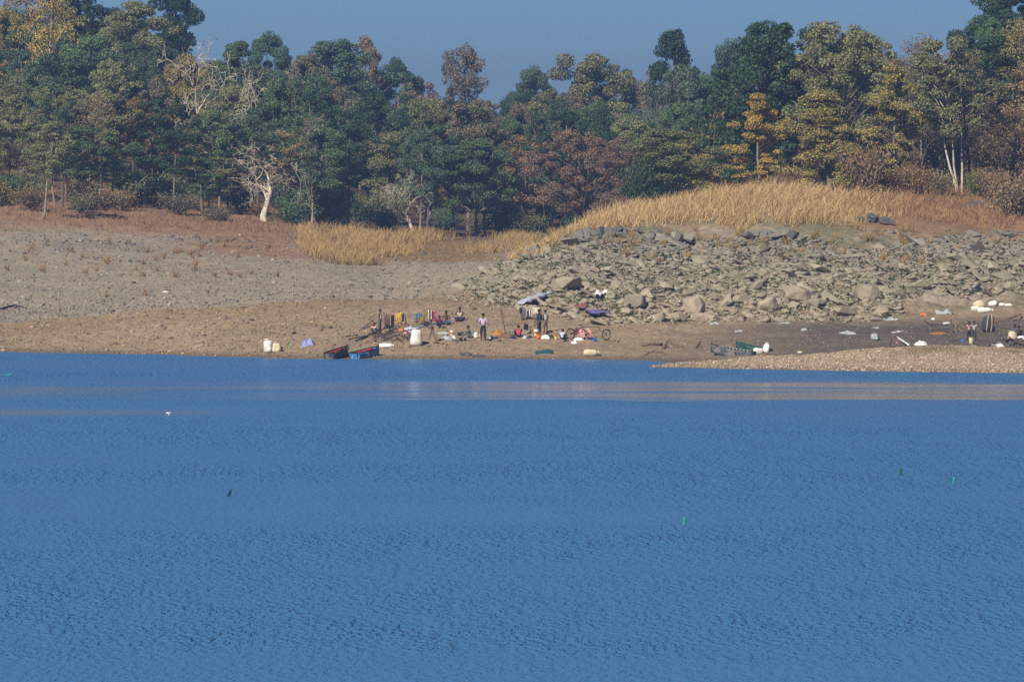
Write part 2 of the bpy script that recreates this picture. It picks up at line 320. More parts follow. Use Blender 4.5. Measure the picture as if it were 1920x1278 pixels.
# ------------------------------------------------------------------ ground: one sheet from under the lake to the horizon
def sstep(x, a, b):
    t = np.clip((x - a) / (b - a), 0, 1); return t * t * (3 - 2 * t)
def ground_colour(U, Y, X, Z, Vv):
    def c(*q): return np.array(q)[None, None, :]
    n1 = fbm(X * .18, Y * .10, 41)[..., None]; n2 = fbm(X * .7, Y * .5, 57)[..., None]; n3 = fbm(X * .06, Y * .05, 77)[..., None]
    bank = c(.31, .23, .15) * (0.8 + .45 * n1) ; bank = bank * (1 - .25 * sstep(n2, .5, .7)) + c(.22, .15, .06) * .25 * sstep(n2, .5, .7)
    grey = c(.325, .265, .195) * (.75 + .5 * n1); grey = grey * (1 - .35 * sstep(n1, .52, .66)) + c(.16, .15, .10) * .35 * sstep(n1, .52, .66)
    rust = c(.29, .175, .105) * (.7 + .6 * n2)
    mud = c(.135, .108, .085) * (.75 + .5 * n1)
    gravel = c(.34, .255, .165) * (.8 + .4 * n2)
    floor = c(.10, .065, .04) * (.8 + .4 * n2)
    golden = c(.30, .19, .085) * (.8 + .4 * n2)
    # left: brown bank, then the grey drawdown slope, then rusty ground under the trees
    behind = sstep(Y, 563, 573)[..., None]
    col = bank * (1 - behind) + grey * behind
    edge = 689 + (n3[..., 0] - .5) * 46 + (n1[..., 0] - .5) * 24 - np.clip((U - 350) * .06, -6, 12)
    w = sstep(Y, edge - 14, edge + 8)[..., None]; col = col * (1 - w) + rust * w
    # valley floor
    w = (sstep(U, 560, 640) * sstep(Y, 655, 690) * (1 - sstep(Y, 770, 790)))[..., None]; col = col * (1 - w) + golden * .85 * w
    # right: mud flat, rock slope, rusty slope
    R = sstep(U, 880, 1010)
    w = (R * sstep(Y, 560, 570))[..., None]; col = col * (1 - w) + grey * 1.0 * w
    mudw = sstep(U, 1150 + (Y - 530) * 6, 1330 + (Y - 530) * 6) * sstep(Y, 511, 516) * (1 - sstep(Y, 549, 561))
    mudw = mudw * (.55 + .45 * sstep(U, 1350, 1560) * (1 - sstep(Y, 545, 556)))
    col = col * (1 - mudw[..., None]) + mud * mudw[..., None]
    sp = (sstep(U, 1190, 1240) * (1 - sstep(Y, 509, 514)))[..., None]; col = col * (1 - sp) + gravel * sp
    olive = (sstep(U, 1640, 1740) * np.exp(-((Y - 503.0) / 2.2) ** 2) * sstep(fbm(X * .4, Y * .4, 5), .38, .56))[..., None] * .75
    col = col * (1 - olive) + c(.15, .125, .055) * olive
    hump = (sstep(U, 960, 1060) * sstep(Y, 607 + (n2[..., 0] - .5) * 10, 616 + (n2[..., 0] - .5) * 10))[..., None]; col = col * (1 - hump) + golden * hump
    rs = (sstep(U, 1560, 1680) * sstep(Y, 606 + (n1[..., 0] - .5) * 16, 622 + (n1[..., 0] - .5) * 16))[..., None]; col = col * (1 - rs) + (c(.28, .17, .09) * (1 - sstep(Y, 630, 650))[..., None] + c(.12, .08, .045) * sstep(Y, 630, 650)[..., None]) * (.7 + .6 * n2) * rs
    # weeds between the rocks
    gw = (R * sstep(Y, 553, 562) * (1 - sstep(Y, 612, 620)) * sstep(fbm(X * .22, Y * .16, 91), .47, .60))[..., None] * .6
    col = col * (1 - gw) + c(.15, .14, .065) * gw
    # olive tinge along the bank's crest
    cr = (np.exp(-((Y - 560.0) / 5) ** 2) * (1 - sstep(U, 900, 1000)))[..., None] * .5; col = col * (1 - cr) + c(.24, .165, .075) * cr
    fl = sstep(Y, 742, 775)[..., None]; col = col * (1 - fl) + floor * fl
    wet = (1 - sstep(Z, .06, .30))[..., None] * .62; col = col * (1 - wet) + c(.10, .075, .05) * wet
    return np.clip(col, .01, .8)
nu, ny = ZG.shape
idx = np.arange(nu * ny).reshape(nu, ny)
quads = np.stack([idx[:-1, :-1], idx[1:, :-1], idx[1:, 1:], idx[:-1, 1:]], -1).reshape(-1)
galb = ground_colour(UU, YY, XX, ZG, VG)
# near and under the lake the sheet keeps its width instead of narrowing to the camera
Xg = XX.copy(); 
for j in range(len(YS)):
    if YS[j] < 468: Xg[:, j] = (US - CX) / F * 468 * (1 if YS[j] > 430 else 4)
    if YS[j] > 1400: Xg[:, j] = (US - CX) / F * YS[j] * 4
gme = np_mesh('ground', np.stack([Xg, YY, ZG], -1).reshape(-1, 3), quads, 4, M['ground'], smooth=True, attr=galb.reshape(-1, 3))
ground_ob = tag(link('ground', gme), 'stony brown and grey lake shore rising to wooded slopes', None, None, 'structure')

# ------------------------------------------------------------------ water
wv = []; 
for yv in (-300, 100, 300, 545, 600):
    for xv in (-400, -60, 0, 60, 400): wv.append((xv, yv, 0.0))
wf = [i for a in range(4) for b in range(4) for i in (a * 5 + b, a * 5 + b + 1, (a + 1) * 5 + b + 1, (a + 1) * 5 + b)]
tag(link('water', np_mesh('water', wv, wf, 4, M['water'])), 'rippled blue reservoir water with glassy lanes near the far shore', None, None, 'structure')

# ------------------------------------------------------------------ trees
def tubes_arrays(branches, n=5):
    V_, F_ = [], []; base = 0
    for pts, rs in branches:
        mb = MB(); mb.tube(pts, rs, n, cap=True); V_ += mb.v; F_ += [tuple(i + base for i in f) for f in mb.f]; base += len(mb.v)
    return V_, F_
def leaf_cards(rng, centers, normals, size, aspect=1.0, fold=.25, dark=.45):
    """one bent quad for each leaf spray"""
    n = len(centers); t = rng.normal(size=(n, 3)); nn = normals + rng.normal(size=(n, 3)) * .75
    nn /= np.linalg.norm(nn, axis=1, keepdims=True) + 1e-9
    a = np.cross(nn, t); a /= np.linalg.norm(a, axis=1, keepdims=True) + 1e-9; b = np.cross(nn, a)
    s = (size * rng.uniform(.6, 1.35, n))[:, None]
    a = a * s * .5; b = b * s * .5 * aspect
    v = np.stack([centers - a * .35 - b, centers + a - b * .1 - nn * s * fold * .5, centers + a * .2 + b - nn * s * fold, centers - a + b * .15 - nn * s * fold * .5], 1).reshape(-1, 3)
    f = np.arange(n * 4); tint = np.repeat(rng.uniform(1 - dark, 1 + dark, n), 4)
    hue = np.repeat(rng.normal(size=n) * .10, 4)
    col = np.stack([tint * (1 + hue), tint, tint * (1 - hue)], 1)
    return v, f, np.clip(col, .15, 2)
def make_tree(seed, env='round', base=.28, R=3.2, nclump=60, leaves=190, clump=.75, leaf=.19, gap=.25, trunk_r=.17, trunk_top=.8, flat=.6, aspect=1.0, twist=.35, droop=0.0, forks=1):
    rng = np.random.default_rng(seed); Ht = 10.0
    br = []
    axes = []
    for k in range(forks):
        lean = rng.normal(size=2) * (.06 if forks == 1 else .16); p = []; q = np.array([rng.normal() * .15 * (forks > 1), rng.normal() * .15 * (forks > 1)]); w = np.zeros(2)
        for i in range(9):
            t = i / 8; w = w + rng.normal(size=2) * twist * .18
            p.append(Vector((q[0] + lean[0] * Ht * t + w[0], q[1] + lean[1] * Ht * t + w[1], -.5 + (Ht * trunk_top + .5) * t)))
        rad = [trunk_r * (1.25 if i == 0 else 1) * (1 - .8 * i / 8) / (forks ** .35) for i in range(9)]
        br.append((p, rad)); axes.append(p)
    def env_r(t):
        if env == 'round': return R * (math.sin(math.pi * min(max(.08 + .9 * t, 0), 1)) ** .62)
        if env == 'column': return R * (.55 + .45 * math.sin(math.pi * min(t * 1.05, 1))) * (1 - .55 * max(t - .75, 0) / .25)
        if env == 'spread': return R * (.45 + .55 * math.sin(math.pi * min(.15 + .72 * t, 1)))
        if env == 'cone': return R * (1 - .78 * t)
        return R
    z0 = base * Ht
    ph = rng.uniform(0, 6.28, 3); clumps = []
    lobes = rng.uniform(0, 6.28, 5), rng.uniform(.1, 1, 5)
    for k in range(nclump):
        t = ((k + rng.uniform(0, 1)) / nclump) ** (.85); a = rng.uniform(0, 6.28)
        un = 1 + gap * math.sin(3 * a + ph[0] + 4 * t) + gap * .7 * math.sin(5 * a + ph[1] - 7 * t) + rng.normal() * .10
        rr = env_r(t) * un * math.sqrt(rng.uniform(.18, 1)); rr = max(rr, .1)
        z = z0 + (Ht * .97 - z0) * t + rng.normal() * .22 - droop * rr * .3
        ax = axes[k % len(axes)]; ti = min(max(z / (Ht * trunk_top), 0), 1) * 8; i = min(int(ti), 7); pa = ax[i].lerp(ax[i + 1], ti - i)
        clumps.append((np.array([pa.x * .9 + rr * math.cos(a), pa.y * .9 + rr * math.sin(a), z]), clump * rng.uniform(.6, 1.3), pa, rr))
    for c, r, pa, rr in clumps:                      # a limb to each of the outer clumps
        if rr > .5 and rng.uniform() < .75:
            e = Vector(c); ax = axes[0]
            zs = max(e.z - rr * rng.uniform(.5, 1.1), z0 * .75); ti = min(max((zs + .5) / (Ht * trunk_top + .5), 0), .98) * 8; i = min(int(ti), 7); s = ax[i].lerp(ax[i + 1], ti - i)
            m1 = s.lerp(e, .5) + Vector((rng.normal() * .12, rng.normal() * .12, rr * .10))
            r0 = trunk_r * (1 - .8 * ti / 8) * .42; br.append(([s, m1, e], [r0, r0 * .6, .012]))
    tv, tf = tubes_arrays(br, 6)
    tm = bpy.data.meshes.new('trunk'); tm.from_pydata(tv, [], tf); tm.update(); tm.materials.append(M['bark']); tm.polygons.foreach_set('use_smooth', [True] * len(tm.polygons))
    cs, ns = [], []
    for c, r, pa, rr in clumps:
        n = int(leaves * 1.9 * rng.uniform(.6, 1.35) * (r / clump) ** 1.5)
        d = rng.normal(size=(n, 3)); d /= np.linalg.norm(d, axis=1, keepdims=True)
        q = d * (rng.uniform(.35, 1.05, n) ** .55)[:, None] * r * np.array([1, 1, flat])
        q[:, 2] -= droop * np.hypot(q[:, 0], q[:, 1]) * .5
        cs.append(c + q); ns.append(d * .8 + np.array([0, 0, .55]))
    v, f, col = leaf_cards(rng, np.concatenate(cs), np.concatenate(ns), leaf * .74, aspect)
    cm = np_mesh('crown', v, f, 4, M['leaf'], attr=col, attrs_name='tint')
    return tm, cm, R
def make_bare(seed, depth=5, spread=.75, trunk=.35, r0=.24, twig=True, Ht=10.0, lean=0.0, droop=.0, twigleaf=0, fork_low=False):
    """pale leafless tree: forking crooked limbs down to twigs"""
    rng = np.random.default_rng(seed); br = []; tips = []
    def grow(p, d, L, r, k):
        pts = [p]; rs = [r]; n = 4
        for i in range(n):
            d = (d + Vector(rng.normal(size=3)) * (.20 + .05 * (depth - k)) + Vector((0, 0, .05 - droop * (depth - k) * .04))).normalized()
            p = p + d * L / n; pts.append(p); rs.append(r * (1 - .42 * (i + 1) / n))
        br.append((pts, rs))
        if k <= 0: tips.append((p, d)); return
        nb = int(rng.integers(2, 4)) + (1 if k == depth else 0)
        for j in range(nb):
            ax = Vector(rng.normal(size=3)); ax = (ax - ax.project(d)).normalized()
            ang = spread * rng.uniform(.55, 1.25)
            nd = (d * math.cos(ang) + ax * math.sin(ang)); nd.z = nd.z * .8 + .12 - .1 * droop; nd.normalize()
            s = pts[-1] if j < 2 else pts[int(rng.integers(2, 4))]
            grow(s, nd, L * rng.uniform(.58, .86) if k < depth else Ht * rng.uniform(.24, .34), rs[-1] * rng.uniform(.6, .85), k - 1)
    grow(Vector((0, 0, -.4)), Vector((lean, 0, 1)).normalized(), Ht * trunk, r0, depth)
    tv, tf = [], []; base = 0
    for pts, rs in br:
        mb = MB(); mb.tube(pts, [max(q, .020) for q in rs], 6 if rs[0] > .06 else 4, cap=False); tv += mb.v; tf += [tuple(i + base for i in f) for f in mb.f]; base += len(mb.v)
    zmax = max(q[2] for q in tv); s = Ht / zmax; tv = [(a * s, b * s, c * s if c > 0 else c) for a, b, c in tv]
    tm = bpy.data.meshes.new('trunk'); tm.from_pydata(tv, [], tf); tm.update(); tm.materials.append(M['bark']); tm.polygons.foreach_set('use_smooth', [True] * len(tm.polygons))
    cs = []
    for p, d in tips:
        for _ in range(twigleaf): cs.append(np.array(p) * s + rng.normal(size=3) * .22)
    if not cs: cs = [np.array(tips[0][0]) * s]
    cs = np.array(cs); v, f, col = leaf_cards(rng, cs, rng.normal(size=(len(cs), 3)), .15)
    cm = np_mesh('crown', v, f, 4, M['leaf'], attr=col, attrs_name='tint')
    R = max(math.hypot(a, b) for a, b, c in tv) * .8
    return tm, cm, R
def make_shrub(seed, R=1.0, nst=26, leaves=4600, leaf=.068, Ht=1.0):
    rng = np.random.default_rng(seed); br = []; cs = []
    for k in range(nst):
        a = rng.uniform(0, 6.28); r = R * rng.uniform(.3, 1.0); h = Ht * 10 * .1 * rng.uniform(.55, 1.0) * (1.15 - .35 * r / R)
        e = Vector((r * math.cos(a), r * math.sin(a), h)); m1 = Vector((e.x * .35, e.y * .35, h * .55))
        br.append(([Vector((0, 0, -.1)), m1, e], [.03, .02, .006]))
        n = leaves // nst; t = rng.uniform(.25, 1.05, n)[:, None]
        q = (1 - t) ** 2 * 0 + 2 * (1 - t) * t * np.array(m1) + t * t * np.array(e)
        cs.append(q + rng.normal(size=(n, 3)) * np.array([.17, .17, .10]) * R)
    tv, tf = tubes_arrays(br, 4); tm = bpy.data.meshes.new('stems'); tm.from_pydata(tv, [], tf); tm.update(); tm.materials.append(M['bark'])
    cs = np.concatenate(cs); cs[:, 2] = np.maximum(cs[:, 2], .03)
    v, f, col = leaf_cards(rng, cs, rng.normal(size=(len(cs), 3)) + np.array([0, 0, .4]), leaf)
    return tm, np_mesh('foliage', v, f, 4, M['leaf'], attr=col, attrs_name='tint'), R
PROTO = {
 'round1': make_tree(1, 'round', .30, 3.3, 75, 192), 'round2': make_tree(2, 'round', .24, 3.4, 80, 184, gap=.32), 'round3': make_tree(3, 'round', .30, 3.0, 74, 200, clump=.80, gap=.2),
 'big1': make_tree(4, 'spread', .20, 4.0, 130, 150, clump=.72, leaf=.20, gap=.28, trunk_r=.24), 'big2': make_tree(5, 'round', .10, 3.8, 135, 150, clump=.72, leaf=.20, gap=.3, trunk_r=.24),
 'col1': make_tree(6, 'column', .18, 1.9, 55, 176, clump=.62, gap=.3, flat=.45), 'col2': make_tree(7, 'column', .30, 2.2, 48, 176, clump=.75, gap=.2, flat=.7),
 'slim1': make_tree(8, 'round', .48, 1.7, 26, 152, clump=.62, gap=.4, trunk_r=.11, trunk_top=.88), 'slim2': make_tree(9, 'column', .42, 1.5, 24, 136, clump=.58, gap=.4, trunk_r=.10, trunk_top=.9), 'slim3': make_tree(10, 'round', .38, 1.9, 30, 136, clump=.6, gap=.45, trunk_r=.12, trunk_top=.9),
 'airy1': make_tree(11, 'round', .30, 2.7, 70, 42, clump=.8, leaf=.17, gap=.35, trunk_r=.12, trunk_top=.92), 'airy2': make_tree(12, 'column', .25, 2.0, 60, 40, clump=.75, leaf=.16, gap=.4, trunk_r=.11, trunk_top=.92),
 'droop1': make_tree(13, 'cone', .06, 3.2, 110, 150, clump=.7, leaf=.17, gap=.3, flat=.6, droop=.4), 'layer1': make_tree(14, 'column', .08, 2.0, 60, 170, clump=.62, leaf=.17, gap=.4, flat=.5, droop=.25),
 'twin1': make_tree(15, 'round', .44, 2.6, 60, 170, clump=.7, gap=.32, trunk_r=.16, trunk_top=.85, forks=3), 'oval1': make_tree(16, 'round', .34, 2.5, 70, 75, clump=.6, leaf=.2, gap=.15, flat=.9),
 'bare1': make_bare(21, 6, .74, .38, .38, droop=.6, twigleaf=2), 'bare2': make_bare(22, 6, .6, .30, .30, droop=.2, twigleaf=1), 'bare3': make_bare(23, 5, .5, .45, .16, twigleaf=3), 'bare4': make_bare(24, 4, .45, .5, .14, lean=-.25, twigleaf=1),
 'bush1': make_shrub(31, 1.0), 'bush2': make_shrub(32, 1.0, 32, 5600, .062), 'bush3': make_shrub(33, 1.0, 24, 2600, .058),
}
C = dict(dg=(.034, .068, .030), mg=(.092, .145, .060), bg=(.068, .110, .060), og=(.175, .182, .078), yo=(.25, .215, .065), yl=(.36, .245, .05), ru=(.23, .145, .066), pk=(.21, .140, .095), rd=(.20, .065, .055), gy=(.16, .135, .08), tn=(.25, .19, .095), pg=(.115, .155, .08))
CW = dict(dg='dark green', mg='mid green', bg='deep green', og='olive green', yo='yellowish olive', yl='yellow', ru='rusty brown', pk='pinkish brown', rd='red-leaved', gy='grey-brown', tn='pale tan', pg='pale green')
BARKS = dict(white=(.56, .48, .38), grey=(.16, .135, .11), dark=(.075, .06, .05), pale=(.25, .21, .165))
TREES = []
rt = random.Random(5)
def tree(u, vb, vt, wpx, proto, colr, label=None, Y=None, bark='grey', group=None, name='tree', cat='tree', rz=None, sink=0.0):
    if Y is None: g = ground(u, vb)
    else: x = (u - CX) / F * Y; g = Vector((x, Y, H(x, Y)))
    h = px(u, vt, g.y).z - g.z; w = wpx / ppm(g.y)
    tm, cm, R = PROTO[proto]; sh = max(h, .4) / (10.0 if not proto.startswith('bush') else 1.0); sw = w / (2 * R)
    root = empty(name, g - Vector((0, 0, sink)), (0, 0, rt.uniform(0, 6.28) if rz is None else rz), (sw, sw, sh))
    t = link('trunk' if tm.name.startswith('trunk') else 'stems', tm, root); c = link('crown' if cm.name.startswith('crown') else 'foliage', cm, root)
    k = rt.uniform(1.02, 1.48); j = rt.uniform(.93, 1.07); cc = C[colr] if isinstance(colr, str) else colr
    c.color = (cc[0] * k * j, cc[1] * k, cc[2] * k, 1); t.color = (*BARKS[bark], 1)
    tag(root, label, cat, group); TREES.append((root, u, g.y, colr, vt)); return root

# ---- trees that stand out, one by one
tree(494, 414, 258, 265, 'bare1', 'tn', 'big white-barked leafless tree with a thick crooked trunk at the foot of the hillside wood', bark='white', rz=.4)
tree(585, 428, 320, 60, 'bare4', 'gy', 'thin white leaning bare tree beside the golden grass at the wood edge', bark='white', rz=.2)
tree(395, 300, 70, 215, 'bare2', 'ru', 'tall bare white-limbed tree with reddish twigs high on the hillside', Y=758, bark='white', rz=2.0)
tree(418, 330, 110, 70, 'bare3', 'gy', 'straight grey dead-topped tree just beside the reddish-twigged white tree', Y=754, bark='grey', rz=1.0)
tree(556, 330, 188, 120, 'bare3', 'gy', 'grey leafless tree above the thick-trunked white bare tree', Y=744, bark='pale', rz=3.0)
tree(205, 330, 105, 230, 'big1', 'bg', 'wide deep green tree filling the middle of the hillside wood', Y=778)
tree(262, 300, 8, 150, 'round1', 'og', 'round yellow-topped olive tree against the sky beside the tall dark tree', Y=835)
tree(308, 300, -35, 110, 'round3', 'dg', 'tall dark tree cut by the top edge with a branch reaching out into sky', Y=850)
tree(86, 300, -25, 110, 'airy1', 'yl', 'sparse yellow-leaved tree with a white trunk at upper left', Y=800, bark='white')
tree(30, 300, -60, 130, 'airy2', 'tn', 'brown dry-leaved tree in the upper left corner', Y=820)
tree(140, 300, -50, 150, 'big2', 'dg', 'dark green tree rising out of frame behind the sparse yellow-leaved tree', Y=855)
tree(467, 320, 70, 78, 'col1', 'mg', 'narrow green column-shaped tree poking above the bare white limbs', Y=815)
tree(480, 330, 150, 120, 'round2', 'bg', 'deep green bushy tree below the narrow column-shaped tree', Y=790)
tree(77, 411, 226, 78, 'slim1', 'og', 'slender olive tree with a long bare trunk on the rusty slope, leftmost in front', bark='pale')
tree(102, 398, 250, 66, 'slim2', 'og', 'slender olive tree just right of the leftmost long-trunked one', bark='pale')
tree(180, 392, 236, 110, 'slim3', 'mg', 'forked slender green tree with a pale trunk above the dry shrubs', bark='pale')
tree(127, 376, 262, 70, 'slim1', 'og', 'short olive tree with a tan trunk between two slender olive trees', bark='pale')
tree(247, 372, 268, 100, 'round2', 'mg', 'bright green dense tree with dark shade under it on the hillside')
tree(378, 400, 300, 84, 'slim3', 'mg', 'slim green tree with a grey trunk left of the thick white tree', bark='grey')
tree(412, 404, 292, 70, 'slim2', 'og', 'straight slim olive tree close beside the thick white tree', bark='pale')
tree(452, 398, 322, 74, 'bush1', 'mg', 'bushy green sapling at the foot of the thick white tree')
tree(548, 405, 318, 110, 'bush2', 'bg', 'deep green thicket between the thick white tree and the leaning thin one')
tree(620, 428, 340, 100, 'bush1', 'mg', 'bright green thicket right of the thin leaning white tree')
tree(285, 385, 335, 110, 'bush2', 'og', 'wide low olive bush in front of the hillside wood')
tree(225, 395, 352, 80, 'bush3', 'tn', 'pale dry bush on the rusty slope below the wood')
# valley wood
tree(782, 444, 315, 165, 'bare1', 'gy', 'white forked bare trunk standing alone at the edge of the valley wood', bark='white', rz=2.2)
tree(786, 436, 246, 96, 'round1', 'bg', 'green round-crowned tree right behind the white forked trunk', Y=772, bark='pale')
tree(872, 300, 84, 88, 'oval1', 'gy', 'lone airy oval tree standing highest against the sky in mid valley', Y=985, bark='dark')
tree(980, 300, 126, 84, 'round3', 'bg', 'dark tufted tree on the skyline right of the lone oval tree', Y=975)
tree(1262, 280, 56, 96, 'col2', 'dg', 'tall two-headed dark tree on the skyline left of the big dark tree', Y=830)
tree(1345, 250, 78, 80, 'round3', 'bg', 'bluish tree top on the skyline between two-headed tree and big dark tree', Y=820)
tree(1140, 300, 106, 170, 'big1', 'og', 'broad olive tree on the skyline above the rusty pink trees', Y=900)
tree(1292, 300, 126, 110, 'round2', 'pg', 'pale green hazy tree below the two-headed skyline tree', Y=815)
tree(1228, 300, 130, 90, 'bare2', 'gy', 'grey bare-branched tree in front of the pale green hazy tree', Y=800, bark='pale')
tree(525, 300, 62, 90, 'round3', 'bg', 'dark bluish tree top on the skyline right of the column-shaped tree', Y=905)
tree(640, 300, 78, 200, 'big2', 'bg', 'broad dark blue-green tree forming the left shoulder of the valley skyline', Y=925)
tree(690, 300, 74, 70, 'round1', 'tn', 'brown-topped tree on the skyline above the broad blue-green tree', Y=935)
tree(745, 300, 112, 110, 'round2', 'bg', 'sloping dark tree where the valley skyline dips', Y=940)
tree(963, 330, 200, 60, 'round3', 'ru', 'small orange-brown tree under the dark tufted skyline tree', Y=880)
tree(988, 440, 258, 120, 'round1', 'ru', 'rusty leaved tree in the valley wood left of the pinkish trees', Y=800)
tree(1090, 420, 248, 150, 'big1', (.165, .112, .068), 'wide rusty brown tree just behind the golden grass hump', Y=770)
tree(1170, 400, 262, 120, 'round2', 'pk', 'pinkish brown tree behind the grassy hump', Y=760)
tree(1064, 330, 240, 44, 'col1', 'rd', 'small dark red tree crown above the wide rusty tree', Y=815)
tree(1190, 330, 262, 36, 'slim3', 'rd', 'red-leaved small crown beside the pinkish brown tree', Y=800)
tree(905, 434, 235, 140, 'round2', 'gy', 'brownish grey full tree in the middle of the valley front', Y=785)
tree(850, 434, 255, 84, 'slim1', 'bg', 'dark slim tree with a tall grey trunk at valley front', Y=783, bark='pale')
tree(725, 440, 360, 90, 'bush3', 'og', 'thin olive shrub left of the white forked trunk')
tree(955, 436, 395, 64, 'slim3', 'mg', 'small green sapling at the foot of the valley wood')
tree(1270, 352, 240, 160, 'round3', 'og', 'low dark olive tree standing on the grassy hump left of the big dark tree', bark='grey', Y=634)
tree(1200, 365, 300, 90, 'bush2', 'dg', 'dark bush on the hump below the pinkish tree', Y=633)
# right hill
tree(1408, 350, 44, 225, 'big2', 'dg', 'big dark green tree towering over the grassy hump', Y=658, bark='dark')
tree(1572, 345, 46, 205, 'big1', 'og', 'big olive-yellow spreading tree beside the big dark green tree', Y=655)
tree(1425, 338, 178, 92, 'layer1', 'yl', 'bright yellow layered slim tree in front of the big dark tree', Y=641, bark='pale')
tree(1565, 352, 168, 185, 'droop1', 'yo', 'drooping yellow-brown tree below the big olive tree', Y=640)
tree(1676, 340, 124, 100, 'layer1', 'yo', 'slender yellow-green tree with a pale leaning trunk right of the drooping tree', Y=645, bark='pale')
tree(1728, 335, 66, 120, 'airy1', 'tn', 'tall pale see-through tree with thin tan foliage', Y=655, bark='pale')
tree(1797, 362, 78, 125, 'twin1', 'og', 'green tree on a cluster of tall white trunks on the right slope', bark='white', rz=.6)
tree(1890, 330, -45, 150, 'round2', 'dg', 'dark green tree cut by the top right corner', Y=700)
tree(1893, 330, 36, 110, 'airy2', 'yo', 'thin yellowish tree under the dark corner tree', Y=675)
tree(1840, 350, 190, 110, 'bare3', 'ru', 'twiggy reddish half-bare tree right of the white trunk cluster', Y=662, bark='dark')
tree(1895, 355, 200, 120, 'airy1', 'ru', 'rusty dry tree near the right picture edge', Y=655, bark='dark')
tree(1827, 368, 322, 36, 'bush1', (.10, .14, .025), 'small bright green bush at the foot of the white trunk cluster', name='shrub', cat='shrub')
for k, (u, vb, vt, w, p, c, l) in enumerate([
    (1905, 410, 330, 110, 'bush2', 'tn', 'big dark tan dry shrub at the right picture edge'),
    (1860, 372, 318, 80, 'bush3', 'ru', 'rusty dry shrub right of the bright green bush'),
    (1755, 365, 318, 90, 'bush3', 'tn', 'tan dry shrub left of the white trunk cluster'),
    (1720, 362, 310, 90, 'bush2', 'ru', 'rusty dry shrub under the pale see-through tree'),
    (1660, 362, 318, 80, 'bush3', 'ru', 'rusty dry shrub under the slender yellow-green tree'),
    (1610, 360, 312, 80, 'bush2', 'yo', 'olive-yellow dry shrub under the drooping tree'),
    (1540, 357, 300, 90, 'bush1', 'yo', 'olive shrub in front of the drooping tree'),
    (1480, 354, 310, 70, 'bush3', 'ru', 'brown shrub between the yellow slim tree and the drooping tree'),
    (1440, 352, 305, 60, 'bush2', 'gy', 'grey-brown shrub under the bright yellow slim tree'),
    (1360, 350, 292, 90, 'bush1', 'dg', 'dark shrub under the big dark green tree'),
    (60, 395, 350, 90, 'bush3', 'ru', 'rusty shrub at far left under the slender olive trees'),
    (10, 380, 330, 80, 'bush1', 'mg', 'green shrub at the left picture edge'),
    (150, 400, 362, 60, 'bush3', 'og', 'small olive shrub between the slender front trees'),
    (335, 402, 360, 90, 'bush3', 'gy', 'grey-brown shrub left of the slim trees beside the white tree')]):
    tree(u, vb, vt, w, p, c, l, name='shrub', cat='shrub', group='shrubs at the wood edges')
# ---- the rest of the woods, row behind row
SKYL = [(-900, -60), (-300, -60), (0, -40), (300, -20), (335, 40), (352, 98), (430, 112), (470, 85), (500, 104), (530, 75), (600, 92), (700, 90), (760, 118), (790, 150), (825, 160), (920, 172), (950, 158), (1040, 172), (1060, 140), (1120, 114), (1200, 140), (1225, 110), (1310, 130), (1340, 95), (1400, 80), (1460, 62), (1500, 70), (1600, 56), (1665, 100), (1740, 112), (1800, 95), (1830, 40), (1920, -25), (2300, -60), (2900, -60)]
SKU, SKV = zip(*SKYL)
SHAPE = {'round1': 'round', 'round2': 'bushy', 'round3': 'tufted', 'big1': 'broad', 'big2': 'full', 'col1': 'narrow', 'col2': 'tall narrow', 'slim1': 'slim', 'slim2': 'thin', 'slim3': 'slender', 'airy1': 'airy', 'airy2': 'wispy', 'droop1': 'drooping', 'bare3': 'bare-twigged', 'oval1': 'oval', 'bush1': 'leafy', 'bush2': 'dense', 'bush3': 'thin'}
ORD = ['lowest row', 'second row up', 'third row up', 'fourth row up', 'fifth row up', 'sixth row up', 'seventh row up', 'top row']
def wood(name, rows, palette, protos, protos_front, seed, hmin, hmax, kind='tree'):
    r = random.Random(seed); out = []
    for ri, (Y, u0, u1) in enumerate(rows):
        u = u0 + r.uniform(0, 40)
        while u < u1:
            w = r.uniform(4.2, 6.8) if kind == 'tree' else r.uniform(2.2, 4.2); y = Y + r.uniform(-7, 7); p = r.choice(protos_front if ri == 0 else protos); c = r.choices(list(palette), list(palette.values()))[0]
            if p.startswith('slim'): w *= .62
            x = (u - CX) / F * y; z = H(x, y); hh = r.uniform(hmin, hmax); vt = CY - F * (((z + hh) - CAMZ) / y + math.tan(PITCH))
            lim = np.interp(u, SKU, SKV) + r.uniform(0, 30)
            vt = max(vt, lim)
            if kind == 'shrub' and ((440 < u < 545 and y < 745) or 740 < u < 830): u += 30; continue
            if vz(vt, y) - z > (4.0 if kind == 'tree' else .5): out.append((u, y, vt, w * ppm(y), p, c, ri))
            u += w * ppm(y) * r.uniform(.62, .95) * (1 if kind == 'tree' else 1.4)
    lab = {}
    for q in out: lab.setdefault((q[5], SHAPE[q[4]], q[6]), []).append(q)
    for (c, s, ri), qs in lab.items():
        qs.sort(key=lambda q: q[0])
        for k, q in enumerate(qs):
            l = f'{CW[c]} {s} {kind}, {ORD[ri]} of the {name}'
            if len(qs) > 1: l += ', ' + ['first', 'second', 'third', 'fourth', 'fifth', 'sixth', 'seventh', 'eighth'][k] + ' from left'
            tree(q[0], 0, q[2], q[3], q[4], c, l, Y=q[1], group=kind + 's of the ' + name, name=kind, cat=kind, bark=r.choice(['grey', 'pale', 'grey', 'dark']))
    return len(out)
